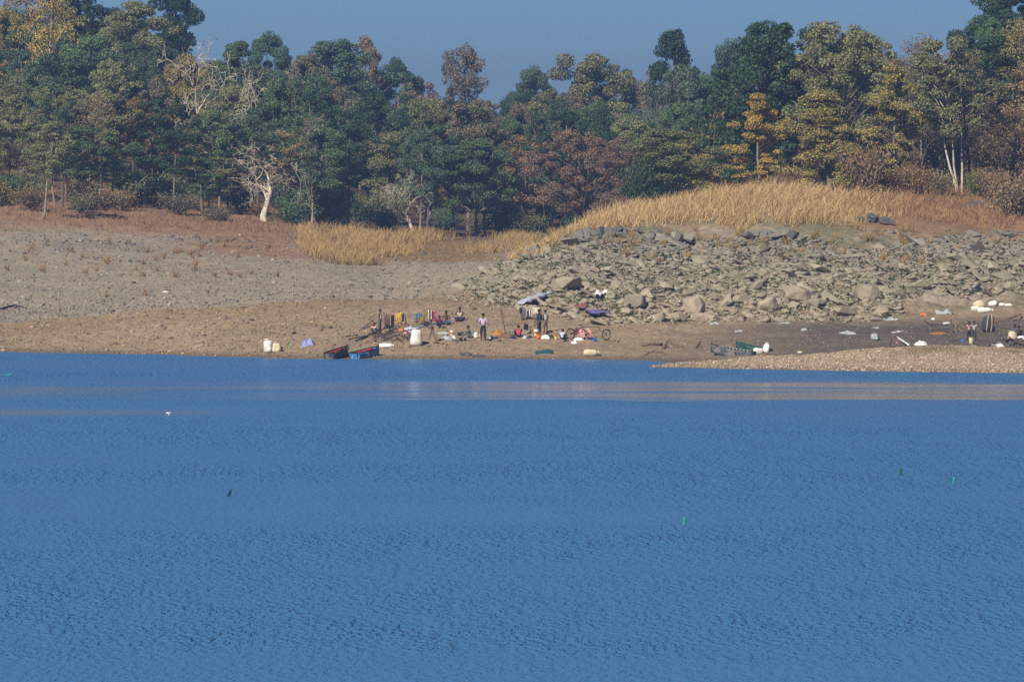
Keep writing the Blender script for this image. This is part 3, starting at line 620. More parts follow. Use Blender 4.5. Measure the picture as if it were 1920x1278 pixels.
nL = wood('left hillside wood', [(733, -260, 600), (750, -260, 590), (768, -260, 600), (790, -260, 590), (815, -260, 600), (845, -260, 600), (880, -260, 620)], dict(og=5, mg=3.5, dg=2, bg=2, yo=1.6, gy=1.2, tn=.5, ru=.25), ['round1', 'round2', 'round3', 'col2', 'big2', 'airy1', 'slim3'], ['slim1', 'slim2', 'slim3', 'round3'], 71, 7.5, 11)
nM = wood('hazy valley wood', [(785, 590, 1330), (802, 580, 1340), (822, 570, 1350), (848, 560, 1360), (880, 560, 1370), (915, 560, 1380), (960, 600, 1380)], dict(bg=5, mg=3, dg=3.5, og=2, ru=.7, pk=.8, gy=1.3), ['round1', 'round2', 'round3', 'col2', 'big2', 'airy1', 'big1'], ['round1', 'round3', 'slim1', 'slim3'], 72, 8.5, 12.5)
nR = wood('right hill wood', [(652, 1600, 2250), (672, 1440, 2250), (695, 1330, 2250), (725, 1330, 2250)], dict(og=3, yo=2, mg=2, dg=1.2, ru=2, tn=.8, gy=1), ['round1', 'round2', 'round3', 'col2', 'airy1', 'big2'], ['airy1', 'airy2', 'slim3', 'bare3'], 73, 7, 11)
nS = wood('left hillside wood', [(728, -260, 600), (742, -260, 600), (758, -260, 600)], dict(og=4, mg=3, yo=1.5, gy=1.5, tn=1), ['bush1', 'bush2', 'bush3'], ['bush1', 'bush2', 'bush3'], 81, 1.2, 3.2, 'shrub')
nS += wood('hazy valley wood', [(790, 590, 1250), (812, 590, 1300)], dict(bg=4, mg=2, og=2, gy=2), ['bush1', 'bush2'], ['bush1', 'bush2'], 82, 1.0, 3.0, 'shrub')
nS += wood('right hill wood', [(644, 1600, 2200), (656, 1640, 2200), (670, 1640, 2200)], dict(ru=4, tn=3, yo=2, gy=2), ['bush1', 'bush2', 'bush3'], ['bush2', 'bush3'], 83, 1.5, 4.0, 'shrub')
print('trees', len(TREES), nL, nM, nR)

# ------------------------------------------------------------------ rocks
def hull_mesh(name, seed, dims, npt=16, power=.55, mt='rock', noise_amp=0.0):
    r = random.Random(seed); bm = bmesh.new()
    for _ in range(npt):
        d = Vector((r.gauss(0, 1), r.gauss(0, 1), r.gauss(0, 1))).normalized()
        q = Vector([math.copysign(abs(c) ** power, c) for c in d]) * r.uniform(.8, 1.05)
        bm.verts.new((q.x * dims[0] / 2, q.y * dims[1] / 2, q.z * dims[2] / 2))
    res = bmesh.ops.convex_hull(bm, input=bm.verts)
    bmesh.ops.delete(bm, geom=[g for g in res['geom_interior'] if isinstance(g, bmesh.types.BMVert)], context='VERTS')
    if noise_amp:
        bmesh.ops.bevel(bm, geom=list(bm.edges), offset=.05, segments=1, affect='EDGES', clamp_overlap=True)
        bmesh.ops.triangulate(bm, faces=bm.faces)
        bmesh.ops.subdivide_edges(bm, edges=[e for e in bm.edges if e.calc_length() > .3], cuts=1, use_grid_fill=True)
        for v in bm.verts: v.co += v.co.normalized() * mnoise.noise(v.co * 1.7 + Vector((seed, 0, 0))) * noise_amp
    bmesh.ops.recalc_face_normals(bm, faces=bm.faces)
    me = bpy.data.meshes.new(name); bm.to_mesh(me); bm.free(); me.materials.append(M[mt] if isinstance(mt, str) else mt); return me
ROCKS = [hull_mesh('rock', 100 + k, (1, .9, .72), 18, .6) for k in range(14)]
SLABS = [hull_mesh('rock', 200 + k, (1.35, 1.0, .42), 16, .45) for k in range(12)]
def inside(u, v, poly):
    c = False; n = len(poly)
    for i in range(n):
        (x1, y1), (x2, y2) = poly[i], poly[(i + 1) % n]
        if (y1 > v) != (y2 > v) and u < (x2 - x1) * (v - y1) / (y2 - y1) + x1: c = not c
    return c
R1 = [(835, 562), (900, 512), (960, 488), (1000, 462), (1080, 436), (1180, 432), (1260, 444), (1330, 447), (1400, 448), (1480, 445), (1560, 452), (1640, 474), (1690, 560), (1690, 600), (1620, 604), (1400, 603), (1150, 612), (1060, 598), (960, 578), (900, 572)]
R2 = [(1640, 478), (1700, 446), (1920, 432), (2250, 430), (2250, 560), (1900, 552), (1800, 560), (1720, 540)]
R3 = [(1590, 432), (1610, 392), (1700, 395), (1790, 372), (1920, 400), (1920, 425), (1700, 440)]
rk = random.Random(11)
def rock_at(u, v, size, slab, sink=.3):
    g = ground(u, v); me = rk.choice(SLABS if slab else ROCKS)
    s = size; e = (rk.gauss(.12, .22), rk.gauss(.42, .22) if slab else rk.gauss(0, .35), rk.gauss(.3, .5) if slab else rk.uniform(0, 6.28))
    o = link('rock', me, ground_ob, g + Vector((0, 0, s * (.02 if slab else .12))), e, (s * rk.uniform(.85, 1.35), s * rk.uniform(.8, 1.15), s * rk.uniform(.5, .85)))
    return o
spots = []
tries = 0
while len(spots) < 285 and tries < 20000:
    tries += 1
    u = rk.uniform(835, 2150); v = rk.uniform(432, 606)
    if not (inside(u, v, R1) or inside(u, v, R2)): continue
    low = v > 535 and 1180 < u < 1700
    if 1240 < u < 1480 and v < 530 and rk.random() < .75: continue          # grassy, stony part of the slope
    size = (rk.uniform(.5, 1.35) if low else rk.uniform(.5, 1.35)) * (1 if rk.random() < .8 else 1.3)
    if any((u - a) ** 2 + ((v - b) * 2.0) ** 2 < (13 * (size + c)) ** 2 * .62 for a, b, c in spots): continue
    spots.append((u, v, size))
for u, v, s in spots: rock_at(u, v, s, slab=not (v > 535 and u > 1150) or rk.random() < .3)
# dark outcrops and the boulders that stand out
def outcrop(u, v, wpx, hpx, label, n, seed, name='rock_outcrop', cat='rock'):
    g = ground(u, v); w = wpx / ppm(g.y); h = hpx / ppm(g.y); r = random.Random(seed); root = empty(name, g)
    for k in range(n):
        t = (k + .5) / n - .5; s = h * r.uniform(.75, 1.15) * (1 - .9 * t * t)
        link('rock', r.choice(SLABS + ROCKS), root, (t * w, r.uniform(-.3, .5), s * .28 + r.uniform(-.1, .12)), (r.gauss(0, .25), r.gauss(.3, .3), r.gauss(0, .6)), (w / n * r.uniform(1.5, 2.1), h * r.uniform(.9, 1.3), s * r.uniform(1.0, 1.4)))
    tag(root, label, cat)
outcrop(1130, 446, 92, 30, 'dark grey rock outcrop under the golden grass at the top of the rocky slope', 7, 1)
outcrop(1012, 476, 44, 22, 'small dark rock outcrop at the left end of the golden grass hump', 4, 2)
outcrop(1444, 450, 96, 30, 'bluish grey rock outcrop at the foot of the golden grass hump', 7, 3)
outcrop(1270, 452, 60, 26, 'pair of dark boulders below the grass between two outcrops', 3, 4)
outcrop(1640, 418, 70, 20, 'grey broken rocks on the rusty slope right of the golden grass', 6, 5)
outcrop(1840, 388, 60, 12, 'low grey stones below the white trunk cluster', 5, 6)
for k, (u, v, w, h, l) in enumerate([
    (1625, 558, 58, 34, 'largest rounded tan boulder at the right end of the rock slope'),
    (1527, 576, 46, 22, 'flat-topped tan boulder left of the largest rounded one'),
    (1302, 588, 56, 44, 'tall tan boulder near the foot of the slope above the beached boats'),
    (1438, 580, 50, 26, 'broad tan boulder at the slope foot behind the green boat'),
    (1650, 592, 44, 24, 'squat tan boulder at the slope foot below the largest one'),
    (1500, 562, 70, 34, 'cracked tan rock mass in the middle of the slope foot'),
    (1190, 575, 60, 30, 'tan boulder right of the purple cloth'),
    (1060, 540, 70, 26, 'pale slab above the camp\'s hanging net')]):
    g = ground(u, v); wm = w / ppm(g.y); hm = h / ppm(g.y)
    me = hull_mesh('boulder', 300 + k, (wm * .9, wm * .8, hm * 1.15), 22, .72, noise_amp=.07)
    tag(link('boulder', me, None, g + Vector((0, 0, hm * .3)), (.15, .2, k * 1.3)), l, 'boulder')

# small stones: one mass
def stone_mass(name, label, pts, sizes, cols, mtl='pebble', flat=.7, seed=0, hulls=None):
    r = np.random.default_rng(seed); protos = []
    for me in (hulls or []):
        me.calc_loop_triangles(); protos.append((np.array([q.co[:] for q in me.vertices]), np.array([list(t.vertices) for t in me.loop_triangles])))
    for k in range(0 if hulls else 8):
        bm = bmesh.new(); bmesh.ops.create_icosphere(bm, subdivisions=1, radius=.5)
        v = np.array([q.co[:] for q in bm.verts]) * r.uniform(.7, 1.2, (len(bm.verts), 1)); f = np.array([[q.index for q in t.verts] for t in bm.faces]); bm.free(); protos.append((v, f))
    Vs, Fs, Cs = [], [], []; b = 0
    for p, s, c in zip(pts, sizes, cols):
        v, f = protos[int(r.integers(len(protos)))]; a = r.uniform(0, 6.28); ca, sa = math.cos(a), math.sin(a)
        sc = s * r.uniform(.7, 1.3, 3); sc[2] *= flat; q = v * sc; q = np.stack([q[:, 0] * ca - q[:, 1] * sa, q[:, 0] * sa + q[:, 1] * ca, q[:, 2] + q[:, 0] * .25], 1)
        Vs.append(q + np.asarray(p) + np.array([0, 0, s * .06])); Fs.append(f + b); Cs.append(np.repeat(np.asarray(c)[None], len(v), 0)); b += len(v)
    me = np_mesh(name, np.concatenate(Vs), np.concatenate(Fs).ravel(), 3, M[mtl] if isinstance(mtl, str) else mtl, attr=np.concatenate(Cs))
    return tag(link(name, me), label, None, None, 'stuff')
def jit(c, r, s=.18): k = 1 + r.gauss(0, s); return (max(c[0] * k, .02), max(c[1] * k * (1 + r.gauss(0, .03)), .02), max(c[2] * k, .02))
pts, sz, cl = [], [], []
while len(pts) < 6500:
    u = rk.uniform(830, 2150); v = rk.uniform(432, 612)
    if not (inside(u, v, R1) or inside(u, v, R2) or (inside(u, v, R3) and rk.random() < .5)): continue
    g = ground(u, v); pts.append(g); sz.append(rk.uniform(.14, .36) * (2.1 if rk.random() < .22 else 1)); cl.append((0, 0, 0))
stone_mass('slope_rubble', 'small broken stones between the boulders of the rocky slope', pts, sz, cl, 'rock', .85, 3, ROCKS + SLABS + SLABS)
pts, sz, cl = [], [], []
while len(pts) < 13500:
    u = rk.uniform(-300, 1000); v = rk.uniform(440, 672)
    if v > 562 and u > 560 and rk.random() < .55: continue
    if v < 560 and rk.random() < .45: continue
    g = ground(u, v)
    if g.z < .02: continue
    near = g.y < 566; big = rk.random() < .05
    pts.append(g); sz.append(rk.uniform(.07, .17) * (2.3 if big else 1) * (1.0 if near else 1.3)); cl.append(jit(((.30, .22, .14) if rk.random() < .65 else (.15, .115, .085)) if near else ((.25, .215, .17) if rk.random() < .7 else (.12, .11, .10)), rk, .25))  # some stones coloured darker to stand in for shadowed pits in the bank
for k in range(420):
    u = rk.gauss(320, 210); v = rk.gauss(447, 11) - (u - 320) * .02; g = ground(u, v, 640)
    if vnoise(g.x * .3, g.y * .1, 33) < .42: continue
    pts.append(g); sz.append(rk.uniform(.15, .42)); cl.append(jit((.135, .125, .115), rk, .3))
stone_mass('bank_stones', 'loose stones strewn over the brown bank and grey slope', pts, sz, cl, 'pebble', .65, 4)
pts, sz, cl = [], [], []
while len(pts) < 9000:
    u = rk.uniform(1195, 2100); v = rk.uniform(644, 702)
    g = ground(u, v)
    if g.y > 511 or g.z < .01 : continue
    if u > 1650 and g.y > 501 and rk.random() < .7: continue
    pts.append(g); sz.append(rk.uniform(.05, .13) * (1.6 if rk.random() < .12 else 1)); cl.append(jit((.345, .265, .18) if rk.random() < .8 else (.48, .40, .31), rk, .22))
stone_mass('spit_gravel', 'pale tan pebbles covering the gravel spit', pts, sz, cl, 'pebble', .7, 5)
pts, sz, cl = [], [], []
for k in range(3200):
    u = rk.uniform(400, 1330); v = rk.uniform(566, 676); g = ground(u, v)
    if g.z < .01: continue
    pts.append(g); sz.append(rk.uniform(.05, .12) * (1.8 if rk.random() < .06 else 1)); cl.append(jit((.32, .235, .15), rk, .3))
for k in range(1500):
    u = rk.uniform(1250, 2100); v = rk.uniform(565, 655); g = ground(u, v)
    if g.y < 514: continue
    pts.append(g); sz.append(rk.uniform(.06, .15)); cl.append(jit((.22, .18, .14), rk, .3))
stone_mass('camp_pebbles', 'small pebbles scattered on the camp ground and mud flat', pts, sz, cl, 'pebble', .6, 6)

# ------------------------------------------------------------------ grasses: masses of blades
def blades(name, label, roots, heights, widths, cols, lean=(.25, 0), seed=0, spread=.35):
    r = np.random.default_rng(seed); n = len(roots); P = np.asarray(roots, float); h = np.asarray(heights)[:, None]; w = np.asarray(widths)[:, None]
    a = r.uniform(0, 6.28, n); side = np.stack([np.cos(a) , np.sin(a) * .4, np.zeros(n)], 1) * w * .5
    d = np.stack([r.normal(size=n) * spread + lean[0], r.normal(size=n) * spread + lean[1], np.ones(n)], 1)
    bend = np.stack([r.normal(size=n) * .25 + lean[0], r.normal(size=n) * .25, -np.abs(r.normal(size=n)) * .15], 1)
    m = P + d * h * .55; t = P + d * h + bend * h * .5
    v = np.stack([P - side, P + side, m + side * .8, m - side * .8, t + side * .15, t - side * .15], 1).reshape(-1, 3)
    b = np.arange(n)[:, None] * 6; f = np.concatenate([b + np.array([0, 1, 2, 3]), b + np.array([3, 2, 4, 5])], 1).reshape(-1)
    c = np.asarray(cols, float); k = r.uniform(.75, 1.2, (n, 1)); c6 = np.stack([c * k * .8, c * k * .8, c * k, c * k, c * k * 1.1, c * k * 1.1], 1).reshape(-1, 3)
    return tag(link(name, np_mesh(name, v, f, 4, M['grass'], attr=np.clip(c6, .01, .9))), label, None, None, 'stuff')
rg = random.Random(21)
HUMP = [(958, 492), (990, 462), (1040, 446), (1080, 428), (1180, 428), (1250, 436), (1400, 432), (1500, 428), (1560, 440), (1620, 430), (1600, 390), (1590, 352), (1480, 345), (1380, 345), (1250, 360), (1150, 380), (1080, 415), (1000, 445)]
rts, hs, ws, cs = [], [], [], []
while len(rts) < 26000:
    u = rg.uniform(955, 1720); Yg = rg.uniform(602, 640) if u > 1100 else rg.uniform(588, 618); x = (u - CX) / F * Yg; z = H(x, Yg)
    v = CY - F * ((z - CAMZ) / Yg + math.tan(PITCH))
    lim = np.interp(u, [960, 1000, 1080, 1180, 1300, 1450, 1560, 1640], [505, 492, 456, 440, 440, 434, 440, 425])
    tuft = float(vnoise(x * .9, Yg * .9, 8))
    rag = float(vnoise(x * .5, 3.0, 71)) * 26 + rg.random() * 10
    if v > lim - rag + 8 or tuft < .34: continue
    if u > 1540 and rg.random() < (u - 1540) / 190: continue
    k = np.interp(u, [960, 1080, 1200, 1400, 1560, 1640], [.8, .95, 1.2, 1.35, 1.1, .7])
    rts.append((x, Yg, z - .03)); hs.append(k * rg.uniform(.3, 1.0) ** 1.2 * (.35 + 1.15 * tuft)); ws.append(rg.uniform(.03, .06)); cs.append(rg.choice([(.62, .44, .20), (.56, .38, .16), (.68, .52, .27), (.40, .24, .10)]))
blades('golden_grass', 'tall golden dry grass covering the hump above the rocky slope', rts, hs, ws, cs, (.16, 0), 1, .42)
rts, hs, ws, cs = [], [], [], []
while len(rts) < 9000:
    u = rg.uniform(560, 1010); v = rg.uniform(428, 505)
    top = np.interp(u, [560, 640, 700, 800, 900, 1010], [428, 434, 446, 442, 448, 452]); bot = np.interp(u, [560, 600, 660, 720, 800, 900, 1010], [470, 492, 498, 498, 470, 478, 480])
    if v < top or v > bot or (730 < u < 960 and 470 > v > 458): continue
    g = ground(u, v, 640); tuft = float(vnoise(g.x * .5, g.y * .3, 18))
    if tuft < (.40 if u < 740 else .5): continue
    rts.append(g); hs.append(rg.uniform(.5, 1.15) * (.5 + .8 * tuft)); ws.append(rg.uniform(.04, .07)); cs.append((.48, .33, .14) if rg.random() < .75 else (.38, .25, .11))
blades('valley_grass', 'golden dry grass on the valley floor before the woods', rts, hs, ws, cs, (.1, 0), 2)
rts, hs, ws, cs = [], [], [], []
while len(rts) < 42000:                                     # rusty undergrowth under the trees
    if rg.random() < .55: u = rg.uniform(-280, 640); Yg = rg.uniform(690, 765)
    else: u = rg.uniform(1560, 2250); Yg = rg.uniform(608, 668)
    x = (u - CX) / F * Yg; z = H(x, Yg); tuft = float(vnoise(x * .6, Yg * .35, 28)); left = u < 800
    if left and Yg < 700 + 16 * tuft and rg.random() < .8: continue
    if not left and (Yg < 613 + 14 * tuft) : continue
    rts.append((x, Yg, z - .02)); hs.append(rg.uniform(.12, .55) * (.4 + tuft) * (1 if left else 1.7)); ws.append(rg.uniform(.025, .055)); cs.append(rg.choice([(.38, .20, .09), (.45, .26, .115), (.30, .15, .08), (.50, .33, .15)]) if not left else rg.choice([(.28, .165, .095), (.34, .20, .11), (.22, .12, .075), (.40, .27, .13)]))
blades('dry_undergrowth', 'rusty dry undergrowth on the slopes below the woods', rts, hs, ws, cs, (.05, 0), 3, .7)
rts, hs, ws, cs = [], [], [], []
for k in range(60):                                         # separate tussocks on the grey slope
    u = rg.uniform(-100, 620); v = rg.uniform(452, 520) if rg.random() < .85 else rg.uniform(440, 560); g = ground(u, v, 600); s = rg.uniform(.3, .8)
    for j in range(26): rts.append(g + Vector((rg.gauss(0, .12) * s, rg.gauss(0, .12), -.02))); hs.append(s * rg.uniform(.5, 1.1)); ws.append(.05); cs.append((.33, .21, .10))
for k in range(70):
    u = rg.uniform(980, 1900); v = rg.uniform(436, 500) if rg.random() < .5 else rg.uniform(430, 462); g = ground(u, v, 570); s = rg.uniform(.4, .9)
    for j in range(30): rts.append(g + Vector((rg.gauss(0, .14) * s, rg.gauss(0, .14), -.02))); hs.append(s * rg.uniform(.5, 1.1)); ws.append(.045); cs.append((.40, .27, .11))
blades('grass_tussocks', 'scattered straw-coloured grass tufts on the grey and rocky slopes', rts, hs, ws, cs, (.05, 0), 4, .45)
r8 = np.random.default_rng(8); cc, nn_, cl = [], [], []
while len(cc) < 9000:                                       # low weeds among the rocks
    u = rk.uniform(880, 2100); v = rk.uniform(455, 612)
    if not (inside(u, v, R1) or inside(u, v, R2) or (1600 < u < 1760 and 470 < v < 560)): continue
    g = ground(u, v); f = float(vnoise(g.x * .45, g.y * .3, 61))
    wet = 1600 < u < 1760 and 480 < v < 545
    if f < (.3 if wet else .60): continue
    for j in range(6): cc.append(np.array(g) + r8.normal(size=3) * np.array([.16, .16, .05]) + np.array([0, 0, .12])); nn_.append((0, -.2, 1)); cl.append((.055, .085, .028) if rk.random() < .6 else (.14, .13, .045))
v_, f_, t_ = leaf_cards(r8, np.array(cc), np.array(nn_, float), .14)
tag(link('weeds', np_mesh('weeds', v_, f_, 4, M['grass'], attr=np.clip(np.repeat(np.array(cl), 4, 0) * t_, .01, .5))), 'low green and olive weeds growing between the rocks', None, None, 'stuff')

# ------------------------------------------------------------------ camp: materials
def cm(key, c, **k): M[key] = mat(key, c, **{**dict(rough=.85, var=.18, scale=4.0, bump=.35, bscale=14.0), **k})
for k_, c_ in dict(sackwhite=(.78, .75, .69), sackcream=(.66, .56, .38), sacktan=(.55, .44, .30), lavender=(.26, .28, .50), purple=(.145, .115, .30), netgrey=(.42, .46, .55), whitecloth=(.74, .73, .70), creamcloth=(.66, .60, .46), black=(.02, .02, .022), charcoal=(.05, .05, .055), yellowcloth=(.55, .36, .05), mustard=(.36, .27, .03), greycloth=(.16, .145, .15), redpat=(.30, .05, .07), maroon=(.17, .03, .055), pinkpat=(.62, .30, .24), tealnet=(.018, .085, .10), orange=(.55, .17, .03), ochre=(.42, .19, .04), bluepl=(.03, .13, .42), bluecup=(.02, .10, .55), ashnet=(.10, .095, .095), brownmat=(.19, .10, .06), redbrown=(.24, .10, .08), navy=(.02, .025, .07), greenpl=(.012, .10, .085), tealpl=(.02, .27, .25), darkgreenpl=(.012, .05, .045), yellowpl=(.62, .42, .12), fishbrown=(.30, .14, .05), plasticgrey=(.40, .41, .40), limecan=(.55, .56, .28)).items(): cm(k_, c_)
M['pinkpat'] = mat('pinkpat', (.66, .36, .29), color2=(.42, .09, .07), scale=9, rough=.9)
M['redpat'] = mat('redpat', (.32, .05, .08), color2=(.55, .40, .38), scale=10, rough=.9)
def striped(name, a, b, scale, axis='Z'):
    m = mat(name, a, rough=.9, var=.15, scale=5); N = m.node_tree.nodes; L = m.node_tree.links; p = N['Principled BSDF']
    w = N.new('ShaderNodeTexWave'); w.bands_direction = axis; w.inputs['Scale'].default_value = scale; w.inputs['Distortion'].default_value = .4
    tc = N.new('ShaderNodeTexCoord'); L.new(tc.outputs['Object'], w.inputs['Vector'])
    mr = N.new('ShaderNodeMapRange'); mr.inputs[1].default_value = .42; mr.inputs[2].default_value = .58; L.new(w.outputs['Fac'], mr.inputs[0])
    mx = N.new('ShaderNodeMix'); mx.data_type = 'RGBA'; mx.inputs[6].default_value = (*a, 1); mx.inputs[7].default_value = (*b, 1); L.new(mr.outputs[0], mx.inputs[0]); L.new(mx.outputs[2], p.inputs['Base Color']); return m
M['stripe_orange'] = striped('stripe_orange', (.60, .13, .03), (.70, .66, .60), 3.2)
M['stripe_red'] = striped('stripe_red', (.42, .05, .05), (.66, .60, .56), 3.6)
M['stripe_grey'] = striped('stripe_grey', (.10, .095, .10), (.22, .20, .21), 3.0, 'X')
M['stripe_dark'] = striped('stripe_dark', (.03, .03, .035), (.70, .66, .58), 2.0, 'X')
M['wood'] = mat('weathered_wood', (.17, .115, .08), var=.4, scale=6, bump=.5, bscale=20)
M['palewood'] = mat('pale_wood', (.36, .26, .16), var=.3, scale=6, bump=.4)
M['darkwood'] = mat('dark_wood', (.06, .045, .038), var=.4, scale=6, bump=.5)
M['hull_grey'] = mat('tarred_hull', (.05, .052, .055), color2=(.14, .13, .12), scale=3.5, rough=.7)
M['hull_blue'] = mat('blue_peeling_paint', (.03, .16, .36), color2=(.30, .36, .38), scale=4.0, rough=.6)
M['hull_grey2'] = mat('grey_hull', (.09, .10, .11), color2=(.20, .19, .18), scale=3.0, rough=.75)
M['hull_green'] = mat('green_hull', (.015, .075, .06), color2=(.05, .09, .08), scale=4.0, rough=.6)
M['boat_inside'] = mat('boat_inside', (.22, .15, .11), var=.35, scale=5, bump=.4)
M['boat_red'] = mat('boat_red', (.50, .035, .03), var=.25, scale=4)
M['gunwale'] = mat('gunwale', (.035, .032, .032), var=.3, scale=5)
M['steel'] = mat('dark_steel', (.04, .04, .042), rough=.4, metallic=.6, var=.2)
M['tyre'] = mat('tyre_rubber', (.02, .02, .02), rough=.9)
M['soot'] = mat('sooty_pot', (.018, .018, .018), rough=.6)
M['skin'] = mat('brown_skin', (.105, .050, .030), rough=.6, var=.12, scale=5)
M['hairm'] = mat('black_hair', (.010, .009, .009), rough=.6, var=.3, scale=20)
M['feather'] = mat('white_feather', (.80, .79, .76), rough=.8, var=.06)
def gp(u, v, after=0.0): return ground(u, v, after)
rc = random.Random(99)

# ------------------------------------------------------------------ soft things
def heap(u, v, wpx, hpx, m, label, name='cloth', cat='cloth', depth=.8, after=0, seed=None, fold=.6, group=None, rz=0.0, raise_=0.0):
    g = gp(u, v, after); w = wpx / ppm(g.y); h = hpx / ppm(g.y); s = rc.random() * 50 if seed is None else seed; mb = MB(); n, q = 28, 9; vs = []; fs = []
    for i in range(q + 1):
        r = i / q
        for k in range(n):
            a = 2 * math.pi * k / n; rr = r * (1 + .28 * mnoise.noise(Vector((math.cos(a) * 1.4 + s, math.sin(a) * 1.4, s))))
            x = math.cos(a) * rr * w / 2; y = math.sin(a) * rr * w / 2 * depth
            f = mnoise.noise(Vector((x * 5 / max(w, .3) + s, y * 5 / max(w, .3), 3.1))) * fold + mnoise.noise(Vector((x * 11 / max(w, .3), y * 11 / max(w, .3) + s, 1.1))) * fold * .5
            z = h * max(1 - r ** 3.0, 0) ** .8 * (.72 + f * .75 * min(r * 2.5, 1)) + .012 * (1 - r)
            vs.append((x, y, max(z, 0) - (.04 if i == q else 0)))
    for i in range(q):
        for k in range(n): fs.append((i * n + k, i * n + (k + 1) % n, (i + 1) * n + (k + 1) % n, (i + 1) * n + k))
    mb.add(vs, [tuple(reversed(f)) for f in fs]); mb.f.append(tuple(range(q * n, (q + 1) * n)))
    return tag(mb.build(name, m, None, True, g + Vector((0, 0, raise_)), (0, 0, rz)), label, cat, group)
def sack(u, v, wpx, hpx, m, label, upright=True, after=0, tie='sackcream', group=None, neck=True, tilt=0.0, rz=0.0):
    g = gp(u, v, after); w = wpx / ppm(g.y) / 2; h = hpx / ppm(g.y); s = rc.random() * 20; root = empty('sack', g, (0, tilt, rz))
    if upright:
        body = MB().lathe([(w * .55, -.02), (w * .96, h * .05), (w * 1.0, h * .28), (w * .94, h * .55), (w * .88, h * .76), (w * .72, h * .86), (w * .5, h * .89)], 18, lump=.42, seed=s)
        body.build('body', m, root, True)
        MB().lathe([(w * .46, h * .885), (w * .62, h * .94), (w * .75, h * 1.0), (w * .5, h * .95)], 14, lump=.9, seed=s + 3).build('neck', m, root, True)
        MB().lathe([(w * .5, h * .868), (w * .54, h * .882), (w * .5, h * .896)], 12).build('tie', tie, root)
    else:
        r = h * .5
        MB().lathe([(r * .3, -w), (r * .8, -w * .9), (r * 1.05, -w * .45), (r * 1.0, 0), (r * .98, w * .45), (r * .75, w * .82), (r * .3, w * .92)], 16, (0, 0, r * .8), (1, 0, .03), lump=.30, seed=s).build('body', m, root, True)
        MB().lathe([(r * .28, w * .9), (r * .5, w * 1.0), (r * .62, w * 1.08), (r * .4, w * 1.04)], 12, (0, 0, r * .8), (1, 0, .03), lump=.6, seed=s + 2).build('neck', m, root, True)
        MB().lathe([(r * .33, w * .87), (r * .35, w * .9), (r * .33, w * .93)], 10, (0, 0, r * .8), (1, 0, .03)).build('tie', tie, root)
    return tag(root, label, 'sack', group)
def hung(p0, p1, drop, m, label, name='hanging_cloth', cat='cloth', fold=.05, nf=4, group=None, taper=0.0, lean=0.0):
    p0 = Vector(p0); p1 = Vector(p1); L = (p1 - p0).length; s = rc.random() * 30; d = (p1 - p0)
    side = Vector((-d.y, d.x, 0)).normalized() if Vector((d.x, d.y, 0)).length > 1e-4 else Vector((0, 1, 0))
    def fn(a, b):
        ww = .5 + (a - .5) * (1 - taper * b)
        p = p0.lerp(p1, ww) + Vector((0, 0, -.10 * L * 4 * a * (1 - a) * .25))
        dr = drop * b * (1 + .12 * mnoise.noise(Vector((a * 3 + s, 0, s))))
        return p + Vector((lean * dr, 0, -dr)) + side * (fold * math.sin(a * math.pi * 2 * nf + s) * (.35 + b) + .04 * mnoise.noise(Vector((a * 4, b * 4, s))))
    o = p0.copy(); mb = MB(); mb.grid(lambda a, b: Vector(fn(a, b)) - o, 20, 8, thick=.012)
    return tag(mb.build(name, m, None, True, o), label, cat, group)
def draped(u0, v0, u1, v1, wid, m, label, after=0, sag=.05, name='cloth', bumps=.12, lift=.16):
    """sheet lying over rocks from one pixel to another"""
    a0 = gp(u0, v0, after); a1 = gp(u1, v1, after); o = a0.copy(); d = a1 - a0; side = Vector((-d.y, d.x, 0)); side = side.normalized() if side.length > 1e-4 else Vector((0, 1, 0)); s = rc.random() * 30
    def fn(a, b):
        p = a0.lerp(a1, a) + side * (b - .5) * wid * (1 + .35 * mnoise.noise(Vector((a * 2.3, s, 0))))
        return Vector((p.x, p.y, max(H(p.x, p.y), a0.z + (a1.z - a0.z) * a - .3) + lift + bumps * mnoise.noise(Vector((a * 3 + s, b * 2.5, 1))) + .03 * math.sin(a * 19 + b * 5))) - o
    return tag(MB().grid(fn, 22, 9, thick=.02).build(name, m, None, True, o), label, 'cloth')
def flat_cloth(u, v, wpx, m, label, depth=1.2, name='cloth', after=0, h=.06, cat='cloth'):
    g = gp(u, v, after); w = wpx / ppm(g.y); s = rc.random() * 40
    def fn(a, b):
        x = (a - .5) * w * (1 + .25 * mnoise.noise(Vector((b * 2.5, s, 0)))); y = (b - .5) * depth * (1 + .3 * mnoise.noise(Vector((a * 2.5, 0, s))))
        return Vector((x, y, H(g.x + x, g.y + y) - g.z + .03 + h * (.5 + mnoise.noise(Vector((a * 4 + s, b * 4, 0))) + .4 * mnoise.noise(Vector((a * 9, b * 9 + s, 0)))) * math.sin(math.pi * a) ** .5 * math.sin(math.pi * b) ** .5))
    return tag(MB().grid(fn, 20, 12, thick=.015).build(name, m, None, True, g), label, cat)
